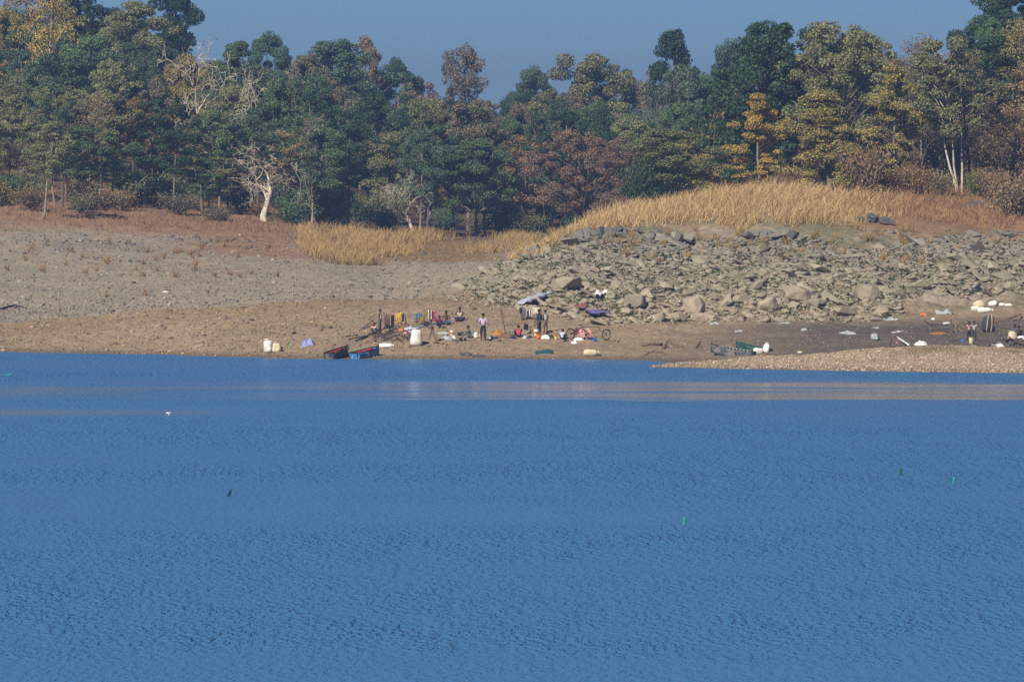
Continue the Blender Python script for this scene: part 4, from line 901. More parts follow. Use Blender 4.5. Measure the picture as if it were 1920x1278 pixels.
# ------------------------------------------------------------------ hard things
def bucket(u, v, wpx, hpx, m, label, after=0, tilt=0.0, band=None, handle=True, group=None):
    g = gp(u, v, after); r = wpx / ppm(g.y) / 2; h = hpx / ppm(g.y); root = empty('bucket', g, (0, tilt, rc.uniform(-.5, .5)))
    MB().lathe([(r * .72, 0), (r * .74, .01), (r * .98, h * .96), (r * .90, h * .96), (r * .68, .03)], 18).build('body', m, root, True)
    MB().lathe([(r * .97, h * .93), (r * 1.06, h * .94), (r * 1.06, h * .99), (r * .95, h * 1.0)], 18).build('rim', m, root, True)
    if band: MB().lathe([(r * .80, h * .28), (r * .86, h * .30), (r * .96, h * .66), (r * .90, h * .68)], 18).build('printed_band', band, root, True)
    if handle: MB().tube([(r * math.cos(a), .0, h * .95 + r * .9 * math.sin(a)) for a in [math.pi * k / 8 for k in range(9)]], .008, 5).build('handle', 'steel', root)
    return tag(root, label, 'bucket', group)
def pot(u, v, wpx, hpx, label, after=0, group='sooty cooking pots'):
    g = gp(u, v, after); r = wpx / ppm(g.y) / 2; h = hpx / ppm(g.y); root = empty('cooking_pot', g)
    MB().lathe([(r * .5, 0), (r * .85, h * .12), (r, h * .45), (r * .92, h * .78), (r * .82, h * .86)], 16).build('body', 'soot', root, True)
    MB().lathe([(r * .82, h * .85), (r * 1.02, h * .93), (r * 1.0, h * .98), (r * .78, h * .9)], 16).build('rim', 'soot', root, True)
    MB().lathe([(r * .8, h * .93), (r * .5, h * 1.03), (r * .08, h * 1.06), (r * .08, h * 1.13)], 14).build('lid', 'soot', root, True)
    return tag(root, label, 'pot', group)
def stick(pts, r0, r1, m, label, name='pole', cat='pole', n=7, wob=.03, stubs=0, group=None):
    pts = [Vector(p) for p in pts]; o = pts[0].copy(); full = []
    for a, b in zip(pts[:-1], pts[1:]):
        for k in range(5): full.append(a.lerp(b, k / 5))
    full.append(pts[-1]); L = sum((b - a).length for a, b in zip(pts[:-1], pts[1:])); s = rc.random() * 60
    full = [p + Vector((mnoise.noise(Vector((i * .6, s, 0))), mnoise.noise(Vector((i * .6, 0, s))), mnoise.noise(Vector((0, i * .6, s))))) * wob * L * .4 - o for i, p in enumerate(full)]
    mb = MB(); mb.tube(full, [r0 + (r1 - r0) * i / (len(full) - 1) for i in range(len(full))], n)
    ob = mb.build(name, m, None, True, o)
    for k in range(stubs):
        i = rc.randrange(2, len(full) - 1); d = Vector((rc.gauss(0, 1), rc.gauss(0, .6), abs(rc.gauss(.5, .5)))).normalized() * rc.uniform(.12, .35)
        MB().tube([full[i], full[i] + d * .6, full[i] + d + Vector((0, 0, .05))], [r1 * 1.1, r1 * .8, r1 * .4], 5).build('branch_stub', m, ob)
    return tag(ob, label, cat, group)
def boat(u, v, heading, L, B, D, mh, label, mi='boat_inside', trim='gunwale', after=0, stripe=None, roll=0.0, sink=.05, bow=.35, pitch=0.0, dashes=None, transom_m=None):
    g = gp(u, v, after); root = empty('wooden_boat', g + Vector((0, 0, -sink)), (roll, -pitch, heading)); N_ = 14
    def half(t): return B / 2 * (.72 + .28 * min(t * 3, 1)) * (1 - max((t - .45) / .55, 0) ** 2.0 * .93)
    def sheer(t): return D * (1.02 + bow * max(t - .3, 0) ** 1.7 * 2.2)
    def keel(t): return D * .02 + D * .75 * max((t - .72) / .28, 0) ** 1.8 * .55
    x = lambda t: -L / 2 + L * t
    for s in (1, -1):
        sm = MB()
        sm.grid(lambda a, b: (x(a) + .10 * b * max(a - .8, 0) * 5, s * half(a) * (.70 + .30 * b), keel(a) + (sheer(a) - keel(a)) * b) if True else None, N_, 4, thick=.035 * s)
        sm.build('hull_side', mh, root, True)
        MB().tube([(x(k / N_) + .10 * max(k / N_ - .8, 0) * 5, s * (half(k / N_) + .012), sheer(k / N_) + .012) for k in range(N_ + 1)], .032, 6).build('gunwale', trim, root, True)
        if stripe: MB().grid(lambda a, b: (x(.1 + .8 * a), s * (half(.1 + .8 * a) * (.86 + .12 * b) - .045), keel(.1 + .8 * a) + (sheer(.1 + .8 * a) - keel(.1 + .8 * a)) * (.80 + .15 * b)), 10, 2, thick=.012 * s).build('inner_stripe', stripe, root, True)
        if dashes:
            for k in range(9):
                t = .12 + k * .085; MB().box((x(t), s * (half(t) + .012), sheer(t) + .052), (L * .045, .05, .015)).build('painted_dash', dashes, root)
    MB().grid(lambda a, b: (x(a), (b - .5) * 2 * half(a) * .70, keel(a)), N_, 3, thick=.03).build('bottom', mh, root)
    MB().grid(lambda a, b: (x(.04 + .86 * a), (b - .5) * 1.9 * half(.04 + .86 * a) * .74, keel(.04 + .86 * a) + .07), N_, 3, thick=.02).build('floor_board', mi, root)
    t0 = [(x(0), -half(0) * .70, keel(0)), (x(0), half(0) * .70, keel(0)), (x(0) - .02, half(0), sheer(0)), (x(0) - .02, -half(0), sheer(0))]
    t1 = [(a + .045, b, c) for a, b, c in t0]
    MB().add(t0 + t1, [(0, 1, 2, 3), (7, 6, 5, 4), (0, 4, 5, 1), (1, 5, 6, 2), (2, 6, 7, 3), (3, 7, 4, 0)]).build('transom', transom_m or mh, root)
    for sgn in (-1, 1): MB().tube([(x(0) - .035, sgn * half(0) * .72, keel(0)), (x(0) - .05, sgn * half(0) * 1.0, sheer(0) + .02)], .025, 5).build('transom_batten', trim, root)
    MB().tube([(x(0) - .04, -half(0) * 1.02, sheer(0) + .015), (x(0) - .04, half(0) * 1.02, sheer(0) + .015)], .032, 6).build('stern_rail', trim, root)
    for t in (.28, .62): MB().box((x(t), 0, sheer(t) * .78), (.20, half(t) * 1.88, .03)).build('thwart', mi, root)
    MB().tube([(x(1) + .06, 0, keel(1) * .6), (x(1) + .10, 0, sheer(1) * .8), (x(1) + .13, 0, sheer(1) + .10)], [.04, .045, .04], 6).build('stem_post', trim, root)
    return tag(root, label, 'boat', 'wooden fishing boats')

# ------------------------------------------------------------------ people
def skin_mesh(name, nodes, edges, m, sub=1):
    """continuous surface grown on a skeleton; nodes: {key: (x, y, z, r)}"""
    bm = bmesh.new(); lay = bm.verts.layers.skin.verify(); vv = {}
    for i, (k, (x, y, z, r)) in enumerate(nodes.items()):
        q = bm.verts.new((x, y, z)); rr = r if isinstance(r, tuple) else (r, r); q[lay].radius = rr; q[lay].use_root = (i == 0); vv[k] = q
    for a, b in edges: bm.edges.new((vv[a], vv[b]))
    me = bpy.data.meshes.new(name); bm.to_mesh(me); bm.free(); o = bpy.data.objects.new(name, me); COL.objects.link(o)
    sk = o.modifiers.new('skin', 'SKIN'); sk.use_smooth_shade = True; sk.branch_smoothing = .6
    sb = o.modifiers.new('sub', 'SUBSURF'); sb.levels = sub; sb.render_levels = sub
    dg = bpy.context.evaluated_depsgraph_get(); ev = o.evaluated_get(dg); out = bpy.data.meshes.new_from_object(ev)
    bpy.data.objects.remove(o); bpy.data.meshes.remove(me); out.name = name; out.materials.clear(); out.materials.append(M[m] if isinstance(m, str) else m)
    out.polygons.foreach_set('use_smooth', [True] * len(out.polygons)); return out
def person(u, v, label, pose='stand', face=0.0, hgt=1.65, top='whitecloth', bottom='charcoal', sleeves='short', legs='long', arms=None, after=0, nod=0.0, hem=0.0):
    g = gp(u, v, after); k = hgt / 1.65; root = empty('person', g, (0, 0, face), (k, k, k))
    if pose == 'stand':
        P = dict(pel=(0, 0, .90), wai=(0, .01, 1.04), che=(0, .015, 1.24), nek=(0, .02, 1.42), chin=(0, .035, 1.49), hed=(0, .03, 1.56), top=(0, .02, 1.62))
        K = {s: dict(hip=(s * .10, 0, .84), kne=(s * .115, .02, .48), ank=(s * .12, -.02, .08), toe=(s * .14, .15, .035)) for s in (1, -1)}
        A = {1: ((.25, -.02, 1.12), (.24, .10, .90)), -1: ((-.25, -.02, 1.12), (-.24, .08, .88))}
    elif pose == 'stride':
        P = dict(pel=(0, 0, .87), wai=(0, .02, 1.01), che=(0, .05, 1.21), nek=(0, .08, 1.38), chin=(0, .11, 1.45), hed=(0, .11, 1.52), top=(0, .10, 1.58))
        K = {1: dict(hip=(.10, 0, .81), kne=(.14, .16, .46), ank=(.15, .22, .08), toe=(.17, .38, .035)), -1: dict(hip=(-.10, 0, .81), kne=(-.14, -.06, .45), ank=(-.16, -.22, .08), toe=(-.18, -.07, .035))}
        A = {1: ((.25, .02, 1.10), (.12, .22, .98)), -1: ((-.25, .02, 1.10), (-.12, .22, .95))}
    elif pose == 'sit':       # on the ground, knees drawn up
        P = dict(pel=(0, 0, .13), wai=(0, .02, .27), che=(0, .07, .46), nek=(0, .12, .63), chin=(0, .15, .70), hed=(0, .16, .77), top=(0, .16, .83))
        K = {s: dict(hip=(s * .10, .05, .14), kne=(s * .18, .40, .40), ank=(s * .14, .55, .07), toe=(s * .15, .71, .035)) for s in (1, -1)}
        A = {s: ((s * .27, .22, .40), (s * .17, .42, .42)) for s in (1, -1)}
    elif pose == 'cross':     # cross-legged
        P = dict(pel=(0, 0, .13), wai=(0, .01, .27), che=(0, .03, .46), nek=(0, .06, .64), chin=(0, .09, .71), hed=(0, .09, .78), top=(0, .08, .84))
        K = {s: dict(hip=(s * .10, .06, .13), kne=(s * .36, .30, .15), ank=(-s * .05 , .40 + .05 * s, .07), toe=(-s * .16, .43 + .06 * s, .06)) for s in (1, -1)}
        A = {s: ((s * .30, .08, .40), (s * .10, .30, .34)) for s in (1, -1)}
    else:                     # squat
        P = dict(pel=(0, -.12, .26), wai=(0, -.06, .40), che=(0, .04, .58), nek=(0, .12, .74), chin=(0, .15, .80), hed=(0, .17, .87), top=(0, .17, .93))
        K = {s: dict(hip=(s * .11, -.08, .26), kne=(s * .20, .26, .52), ank=(s * .16, .06, .09), toe=(s * .19, .22, .035)) for s in (1, -1)}
        A = {s: ((s * .26, .26, .52), (s * .12, .44, .50)) for s in (1, -1)}
    if arms: A.update(arms)
    if nod:
        for q in ('chin', 'hed', 'top'): x, y, z = P[q]; P[q] = (x, y + nod * (1 if q == 'chin' else 1.4), z - nod * .6)
    Rb = dict(pel=.125 if not top else .100, wai=.110 if not top else .092, che=.135 if not top else .125, nek=.055, chin=.075, hed=.098, top=.070)
    nd = {q: (*P[q], Rb[q]) for q in ('pel', 'wai', 'che', 'nek', 'chin', 'hed', 'top')}
    ed = [('pel', 'wai'), ('wai', 'che'), ('che', 'nek'), ('nek', 'chin'), ('chin', 'hed'), ('hed', 'top')]
    hx, hy, hz_ = P['hed']; nd['nose'] = (hx, hy + .115, hz_ - .01, .016); ed.append(('hed', 'nose'))
    shz = {}
    for s in (1, -1):
        t = 'r' if s > 0 else 'l'; cx_, cy_, cz_ = P['che']; sh = (s * .175, cy_ + .01, cz_ + .115); shz[s] = sh; e, w = Vector(A[s][0]), Vector(A[s][1])
        d = (w - e).normalized(); hnd = w + d * .07
        nd.update({'sh' + t: (*sh, .062), 'el' + t: (*e, .042), 'wr' + t: (*w, .028), 'pa' + t: (*hnd, .034)})
        ed += [('che', 'sh' + t), ('sh' + t, 'el' + t), ('el' + t, 'wr' + t), ('wr' + t, 'pa' + t)]
        sd = d.cross(Vector((0, 0, 1))); sd = (sd if sd.length > .1 else Vector((1, 0, 0))).normalized(); nn = sd.cross(d)
        for fi, (off, ln) in enumerate(((-.030, .075), (-.010, .088), (.010, .082), (.028, .064))):
            b0 = hnd + sd * off + d * .03; nd[f'f{fi}{t}'] = (*(b0 + d * ln * .5), .0095); nd[f'g{fi}{t}'] = (*(b0 + d * ln + nn * .02), .008); ed += [('pa' + t, f'f{fi}{t}'), (f'f{fi}{t}', f'g{fi}{t}')]
        th = w + d * .02 + sd * -.045; nd['th' + t] = (*th, .011); nd['tt' + t] = (*(th + d * .05 - sd * .015), .009); ed += [('wr' + t, 'th' + t), ('th' + t, 'tt' + t)]
        kk = K[s]; nd.update({'hp' + t: (*kk['hip'], .090), 'kn' + t: (*kk['kne'], .060), 'an' + t: (*kk['ank'], .038), 'to' + t: (*kk['toe'], .033)})
        ed += [('pel', 'hp' + t), ('hp' + t, 'kn' + t), ('kn' + t, 'an' + t), ('an' + t, 'to' + t)]
        nd['ear' + t] = (hx + s * .100, hy - .005, hz_ - .005, .020); ed.append(('hed', 'ear' + t))
    link('body', skin_mesh('body', nd, ed, 'skin'), root)
    for s in (1, -1): MB().lathe([(.004, -.012), (.012, 0), (.004, .012)], 6, (hx + s * .034, hy + .092, hz_ + .012)).build('eye', 'hairm', root)
    hm = MB(); hm.grid(lambda a, b: Vector((hx, hy - .014, hz_ + .012)) + Vector((math.cos(a * 6.2832) * math.cos(b * 1.5708 - .12), math.sin(a * 6.2832) * math.cos(b * 1.5708 - .12), math.sin(b * 1.5708 - .12) * 1.08)) * (.106 + .006 * mnoise.noise(Vector((a * 9, b * 9, hx + u)))), 16, 7); hm.build('hair', 'hairm', root, True)
    if top:
        sn = {'pel': (*Vector(P['pel']).lerp(Vector(P['wai']), -.1), .150 + hem), 'wai': (*P['wai'], .142), 'che': (*P['che'], .158), 'nk': (*Vector(P['che']).lerp(Vector(P['nek']), .62), .075)}; se = [('pel', 'wai'), ('wai', 'che'), ('che', 'nk')]
        for s in (1, -1):
            t = 'r' if s > 0 else 'l'; sh = Vector(shz[s]); e = Vector(A[s][0]); w = Vector(A[s][1]); sn['s' + t] = (*sh, .078); se.append(('che', 's' + t))
            if sleeves == 'none': continue
            sn['e' + t] = (*(sh.lerp(e, .75) if sleeves == 'short' else e), .062 if sleeves == 'short' else .056); se.append(('s' + t, 'e' + t))
            if sleeves == 'long': sn['w' + t] = (*e.lerp(w, .9), .042); se.append(('e' + t, 'w' + t))
        link('shirt', skin_mesh('shirt', sn, se, top), root)
    if bottom:
        bn = {'pel': (*P['pel'], .142), 'wt': (*Vector(P['pel']).lerp(Vector(P['wai']), .55), .130)}; be = [('pel', 'wt')]
        for s in (1, -1):
            t = 'r' if s > 0 else 'l'; kk = K[s]; bn['h' + t] = (*kk['hip'], .108); kn = Vector(kk['kne']); an = Vector(kk['ank'])
            bn['k' + t] = (*kn, .082); be += [('pel', 'h' + t), ('h' + t, 'k' + t)]
            if legs == 'long': bn['a' + t] = (*kn.lerp(an, .92), .066); be.append(('k' + t, 'a' + t))
        link('trousers', skin_mesh('trousers', bn, be, bottom), root)
    return tag(root, label, 'person', 'people of the lakeside camp')
cm('lilac', (.52, .42, .58)); cm('vestgrey', (.46, .48, .52)); cm('hoodie', (.065, .085, .085)); cm('teal', (.03, .22, .20)); cm('pinkred', (.62, .06, .10)); cm('paleblue', (.46, .53, .60)); cm('olivetr', (.065, .075, .045)); cm('greytr', (.16, .155, .14)); cm('khaki', (.20, .13, .075)); cm('bluecloth', (.05, .10, .30)); cm('purplegrey', (.115, .095, .14)); cm('brownshirt', (.10, .055, .04)); cm('blueT', (.10, .14, .19))
PI = math.pi
person(712, 623, 'person standing in white vest and dark green trousers beside the woodpile', face=-PI / 2 - .3, top='sackwhite', sleeves='none', bottom='olivetr', hgt=1.45)
person(703, 628, 'person squatting in an orange and white striped shirt in front of the white-vested one', 'squat', PI * .8, top='stripe_orange', bottom='greytr', hgt=1.3)
person(811, 637, 'child in dark purple-grey top striding past the big white sack', 'stride', PI / 2 + .3, hgt=1.28, top='purplegrey', sleeves='long', bottom='greytr', legs='long')
person(824, 613, 'person in dark clothes with pinkish top sitting under the hanging cloths', 'sit', PI, top='maroon', bottom='navy', hgt=1.4)
person(837, 607, 'bare-chested person in blue lower cloth sitting beside the dark-clothed one', 'cross', PI - .2, top=None, bottom='bluecloth', hgt=1.55)
person(862, 600, 'person in white vest sitting cross-legged alone on a dark mat', 'cross', PI, top='sackcream', sleeves='none', bottom='navy', hgt=1.55)
person(882, 634, 'person in teal shirt sitting sideways beside black pots', 'sit', PI / 2, top='teal', bottom='greytr', hgt=1.5)
person(906, 638, 'person in lilac shirt and black trousers standing with back turned', face=0.05, top='lilac', sleeves='long', bottom='black', hgt=1.68, arms={1: ((.27, .02, 1.12), (.14, .16, 1.02)), -1: ((-.27, .02, 1.12), (-.14, .16, 1.02))})
person(973, 633, 'person in pink-red vest sitting with back turned', 'sit', .25, top='pinkred', sleeves='none', bottom='black', hgt=1.5)
person(1011, 626, 'person standing in dark grey-green hooded top', face=.9, top='hoodie', sleeves='long', bottom='charcoal', hgt=1.56)
person(1023, 624, 'person in pale grey vest and brown shorts standing beside the dark hooded one', face=.7, top='vestgrey', sleeves='none', bottom='khaki', legs='short', hgt=1.45)
person(1054, 637, 'person in pale blue shirt squatting with back turned near the bicycle', 'sit', -.2, top='paleblue', sleeves='long', bottom='navy', hgt=1.35, nod=.06)
person(1817, 640, 'child in red and white striped shirt on the mud flat', face=PI + .5, top='stripe_red', bottom='navy', hgt=1.22, after=513)
person(1827, 640, 'person in grey shirt close beside the red striped child', face=PI - .6, top='plasticgrey', bottom='charcoal', hgt=1.26, after=513)
person(1904, 630, 'person in blue-grey shirt sitting behind the cream sack', 'sit', PI * .9, top='blueT', bottom='greytr', hgt=1.4, after=513)
person(1914, 634, 'person in dark brown shirt bending at the right picture edge', 'squat', PI * .6, top='brownshirt', bottom='charcoal', hgt=1.3, after=513)

# ------------------------------------------------------------------ boats
boat(634, 669, 1.16, 2.6, 1.0, .48, 'hull_grey', 'dark tarred wooden boat with square stern at the waterline, left of the blue one', stripe='boat_red', sink=.12, pitch=.07, bow=.30)
boat(686, 669, .98, 2.6, 1.0, .48, 'hull_blue', 'blue wooden boat with peeling paint at the waterline', stripe='boat_red', sink=.12, pitch=.07, bow=.30)
boat(1374, 667, PI - .28, 2.6, .86, .43, 'hull_grey2', 'grey wooden boat with white dashes on its rim behind the gravel spit', dashes='sackwhite', after=512, sink=.06, pitch=.10)
boat(1412, 661, PI - .5, 2.2, .76, .40, 'hull_green', 'dark green boat loaded with white bundles behind the dashed-rim boat', trim='hull_green', after=514, sink=.05, pitch=.12)

# ------------------------------------------------------------------ sacks
sack(502, 660, 17, 25, 'sackwhite', 'bulging white sack standing on the shore, taller of two')
sack(518, 660, 15, 19, 'sackcream', 'cream sack standing beside the taller white sack on the shore')
sack(780, 647, 21, 33, 'sackwhite', 'big tall white sack standing in the middle of the camp', tie='bluepl')
sack(724, 652, 27, 10, 'sackwhite', 'white sack lying flat behind the blue boat', upright=False)
sack(1108, 667, 28, 14, 'sackcream', 'cream bundle lying near the water below the bicycle', upright=False, rz=.15)
sack(893, 633, 9, 11, 'sackwhite', 'small white sack behind the teal-shirted person')
sack(903, 634, 10, 9, 'sackcream', 'low white sack next to the lilac-shirted person')
sack(831, 628, 22, 7, 'plasticgrey', 'long pale sack lying behind the child in purple-grey', upright=False)
sack(1422, 662, 20, 11, 'sackwhite', 'flat white bundle on the green boat', upright=False, after=514, rz=.3)
sack(1436, 660, 13, 18, 'sackwhite', 'white sack standing at the right end of the green boat', after=514, tie='bluepl', tilt=.25)
sack(1838, 577, 22, 16, 'sackcream', 'cream sack slumped at the upper end of the right sack pile', tilt=-.3)
sack(1847, 586, 28, 11, 'sackwhite', 'long white sack lying lowest in the right sack pile', upright=False)
sack(1829, 582, 17, 9, 'sackwhite', 'white sack with a dark end at the left of the right sack pile', upright=False, tie='maroon')
sack(1862, 573, 18, 10, 'sackwhite', 'white sack lying slanted at the top of the right sack pile', upright=False, rz=-.5)
sack(1879, 574, 12, 7, 'sackwhite', 'small white sack right of the slanted one', upright=False)
sack(1891, 575, 13, 7, 'sackwhite', 'rightmost small white sack by the right sack pile', upright=False)
sack(1899, 636, 20, 16, 'sackcream', 'round cream sack in front of the sitting person at right', after=513)
sack(1915, 638, 14, 10, 'sackwhite', 'white sack on the timber heap at the right edge', upright=False, after=513)
sack(1641, 637, 15, 13, 'plasticgrey', 'knotted pale plastic bag standing on the dark mud', after=513, tie='orange')
# ------------------------------------------------------------------ cloths, nets, plastic
flat_cloth(577, 645, 24, 'lavender', 'lavender cloth lying on stones left of the boats', 1.6, h=.45)
flat_cloth(1020, 661, 34, 'tealnet', 'dark teal fishing net lying on the bare shore', 1.2, name='fishing_net', h=.22, cat='net')
flat_cloth(872, 664, 22, 'ashnet', 'grey net spread flat near the water, smaller of two', .9, name='fishing_net', h=.10, cat='net')
flat_cloth(898, 668, 24, 'ashnet', 'grey net spread flat near the water, nearest the lake', .9, name='fishing_net', h=.10, cat='net')
draped(1102, 594, 1137, 594, 1.5, 'purple', 'purple sheet drying on rocks above the bicycle', lift=.35)
draped(983, 578, 1026, 558, 1.0, 'netgrey', 'pale blue-grey net draped over rocks above the camp', lift=.38, bumps=.3, name='net')
draped(1087, 585, 1098, 580, .6, 'redbrown', 'reddish cloth drying on a rock left of the purple sheet', lift=.3)
draped(1119, 561, 1133, 554, .5, 'whitecloth', 'white cloth hanging on a rock high above the purple sheet', lift=.35)
draped(1828, 547, 1839, 544, .5, 'navy', 'dark blue cloth drying on the rocks above the right sack pile', lift=.3)
def at(u, v, Y): return px(u, v, Y)
lineY = gp(800, 607).y
# clothes line with three posts
stick([gp(762, 611) + Vector((0, 0, -.1)), at(760, 590, gp(762, 611).y)], .035, .028, 'wood', 'short post at the left end of the clothes line')
stick([gp(806, 610) + Vector((0, 0, -.1)), at(806, 579, gp(806, 610).y)], .04, .03, 'wood', 'post in the middle of the clothes line')
stick([gp(722, 618) + Vector((0, 0, -.1)), at(720, 589, gp(722, 618).y)], .035, .028, 'wood', 'post beside the person in white vest')
yl = gp(790, 608).y
stick([at(756, 590, yl), at(780, 589, yl), at(806, 580, yl), at(818, 581, yl)], .012, .012, 'darkwood', 'sagging clothes line behind the big white sack', name='clothes_line', cat='rope', wob=.004)
hung(at(778, 587, yl - .1), at(796, 584, yl - .1), .62, 'stripe_grey', 'grey striped blanket hanging on the clothes line', group='cloths on the line')
hung(at(794, 585, yl - .15), at(803, 581, yl - .15), .85, 'mustard', 'mustard yellow cloth hanging on the clothes line', group='cloths on the line', lean=-.45)
hung(at(801, 581, yl - .2), at(812, 580, yl - .2), .66, 'stripe_dark', 'black and white striped cloth on the clothes line', group='cloths on the line')
hung(at(811, 581, yl - .25), at(819, 582, yl - .25), .70, 'redpat', 'red patterned cloth at the end of the clothes line', group='cloths on the line')
yr = gp(745, 614).y
stick([at(718, 590, yr), at(735, 591, yr), at(758, 586, yr)], .025, .02, 'wood', 'rail carrying the dark clothes and yellow cloth', wob=.01)
stick([gp(753, 614) + Vector((0, 0, -.1)), at(754, 584, yr)], .035, .03, 'wood', 'post behind the yellow cloth')
hung(at(721, 591, yr - .1), at(731, 591, yr - .1), .62, 'brownmat', 'dark brown garment hanging beside the white-vested person', group='clothes on the rail')
hung(at(733, 591, yr - .12), at(739, 591, yr - .12), .85, 'black', 'long black garment hanging on the rail', group='clothes on the rail', fold=.03)
hung(at(740, 588, yr - .2), at(755, 585, yr - .2), .72, 'yellowcloth', 'bright yellow cloth hanging on the rail', group='clothes on the rail', taper=.4)
hung(at(753, 587, yr - .28), at(758, 588, yr - .28), .5, 'charcoal', 'small dark garment at the right end of the rail', group='clothes on the rail', fold=.03)
heap(768, 622, 26, 12, 'netgrey', 'heap of pale washing behind the big white sack')
heap(783, 620, 12, 8, 'bluepl', 'blue cloth on the washing heap')
heap(752, 621, 15, 7, 'orange', 'orange cloth at the left of the washing heap')
heap(760, 624, 12, 6, 'pinkpat', 'pink patterned cloth at the front of the washing heap')
heap(788, 612, 34, 5, 'greycloth', 'grey plastic sheet behind the washing heap', 'plastic_sheet', 'sheet')
heap(726, 615, 13, 9, 'black', 'black bundle under the hanging clothes', 'bundle', 'bundle')
heap(787, 618, 8, 6, 'bluepl', 'blue plastic bag on top of the big white sack', 'plastic_bag', 'bag', raise_=.86)
heap(861, 601, 20, 2.0, 'black', 'dark mat under the cross-legged person in white vest', 'mat', 'mat', depth=1.4)
heap(839, 636, 24, 8, 'plasticgrey', 'crumpled white plastic sheet before the orange bucket', 'plastic_sheet', 'sheet')
heap(853, 639, 20, 3, 'ashnet', 'grey scraps on the ground before the black pots', 'scraps', 'scraps')
heap(934, 628, 20, 12, 'ochre', 'ochre orange cloth bundle right of the lilac-shirted person', 'bundle', 'bundle')
heap(951, 631, 36, 8, 'brownmat', 'brown rolled mat lying right of the ochre bundle', 'mat', 'mat', fold=.3)
heap(985, 634, 13, 6, 'plasticgrey', 'grey crumpled bag right of the pink-vested person', 'plastic_bag', 'bag')
heap(1022, 634, 20, 8, 'whitecloth', 'white cloth heap behind the orange buckets')
heap(1032, 633, 14, 7, 'charcoal', 'dark cloth heap beside the white cloth heap')
heap(1039, 632, 10, 6, 'orange', 'orange cloth left of the pale blue-shirted person')
heap(1026, 625, 12, 4, 'redpat', 'red cloth at the feet of the pale grey vest wearer')
heap(1076, 644, 14, 6, 'whitecloth', 'small white plastic bag below the bicycle', 'plastic_bag', 'bag')
heap(1085, 637, 22, 6, 'whitecloth', 'white and blue washing on the ground by the bicycle')
heap(1083, 635, 11, 5, 'bluecup', 'blue cloth lying on the washing by the bicycle')
heap(1105, 636, 18, 5, 'navy', 'dark blue cloth under the bicycle')
heap(1097, 633, 34, 22, 'pinkpat', 'pink patterned blanket bundle leaning on the bicycle', 'bundle', 'bundle', fold=.25)
heap(1081, 626, 12, 13, 'maroon', 'maroon bag at the rear of the bicycle', 'bag', 'bag')
heap(1093, 634, 16, 9, 'brownmat', 'dark brown cloth before the pink blanket bundle')
for u_, v_, w_, h_, m_, l_ in [(742, 618, 16, 9, 'charcoal', 'dark bundle under the yellow cloth'), (760, 613, 18, 8, 'brownmat', 'brown bundle between rail and clothes line'), (714, 634, 14, 7, 'greycloth', 'grey rag at the woodpile left of the twigs'),
    (800, 609, 16, 8, 'black', 'black bundle under the striped cloth on the line'), (993, 634, 14, 6, 'charcoal', 'charcoal bundle left of the tall white bucket'), (962, 634, 12, 5, 'navy', 'navy rag left of the pink-vested person'),
    (920, 634, 12, 6, 'whitecloth', 'white rag right of the lilac-shirted person'), (1062, 640, 14, 4, 'navy', 'navy rag right of the pale blue-shirted person'), (776, 626, 16, 9, 'lavender', 'lavender cloth tucked behind the big white sack'), (733, 624, 14, 8, 'black', 'black bundle on the woodpile below the black garment'), (851, 634, 9, 6, 'whitecloth', 'white bag right of the crumpled plastic'), (1046, 628, 10, 5, 'redbrown', 'reddish cloth behind the yellow tub')]:
    heap(u_, v_, w_, h_, m_, l_, 'bundle' if 'bundle' in l_ else 'cloth', 'bundle' if 'bundle' in l_ else 'cloth')
# post frame in the middle of the camp
ym = gp(948, 625).y
stick([gp(949, 625) + Vector((0, 0, -.15)), at(939, 583, ym), at(938, 560, ym)], .05, .03, 'wood', 'tall leaning post right of the lilac-shirted person')
stick([gp(988, 620) + Vector((0, 0, -.15)), at(985, 596, gp(988, 620).y)], .035, .03, 'wood', 'short post carrying the dark bag')
stick([at(946, 610, ym), at(985, 605, ym)], .032, .028, 'wood', 'crossbar tied between the tall post and the short post', wob=.01)
stick([gp(995, 622) + Vector((0, 0, -.1)), at(994, 612, gp(995, 622).y)], .03, .025, 'darkwood', 'stub post beside the dark bag')
hung(at(983, 607, ym - .1), at(990, 607, ym - .1), .36, 'black', 'dark bag hanging from the crossbar', 'hanging_bag', 'bag', taper=-.3)
stick([gp(981, 600) + Vector((0, 0, -.1)), at(979, 569, gp(981, 600).y)], .035, .03, 'wood', 'post with grey cloth below the draped net')
hung(at(976, 576, gp(981, 600).y - .1), at(984, 576, gp(981, 600).y - .1), .72, 'greycloth', 'grey garment hanging on the post below the draped net', fold=.03)
hung(at(974, 576, gp(981, 600).y - .15), at(978, 576, gp(981, 600).y - .15), .36, 'navy', 'small navy cloth on the post below the draped net', fold=.02)
yd = gp(1000, 598).y
stick([gp(1013, 600) + Vector((0, 0, -.1)), at(1012, 574, yd)], .03, .025, 'wood', 'post behind the person in hooded top')
stick([at(984, 580, yd), at(1014, 576, yd)], .018, .015, 'wood', 'rail with white cloth behind the standing pair', wob=.01)
hung(at(999, 576, yd - .1), at(1013, 576, yd - .1), .48, 'creamcloth', 'cream cloth hanging on the rail behind the standing pair')
hung(at(986, 581, yd - .12), at(998, 579, yd - .12), .45, 'stripe_dark', 'black and white garment hanging left of the cream cloth')
stick([gp(1002, 612), gp(1001, 600) + Vector((0, 0, .3))], .02, .015, 'wood', 'short stick leaning behind the hooded person')
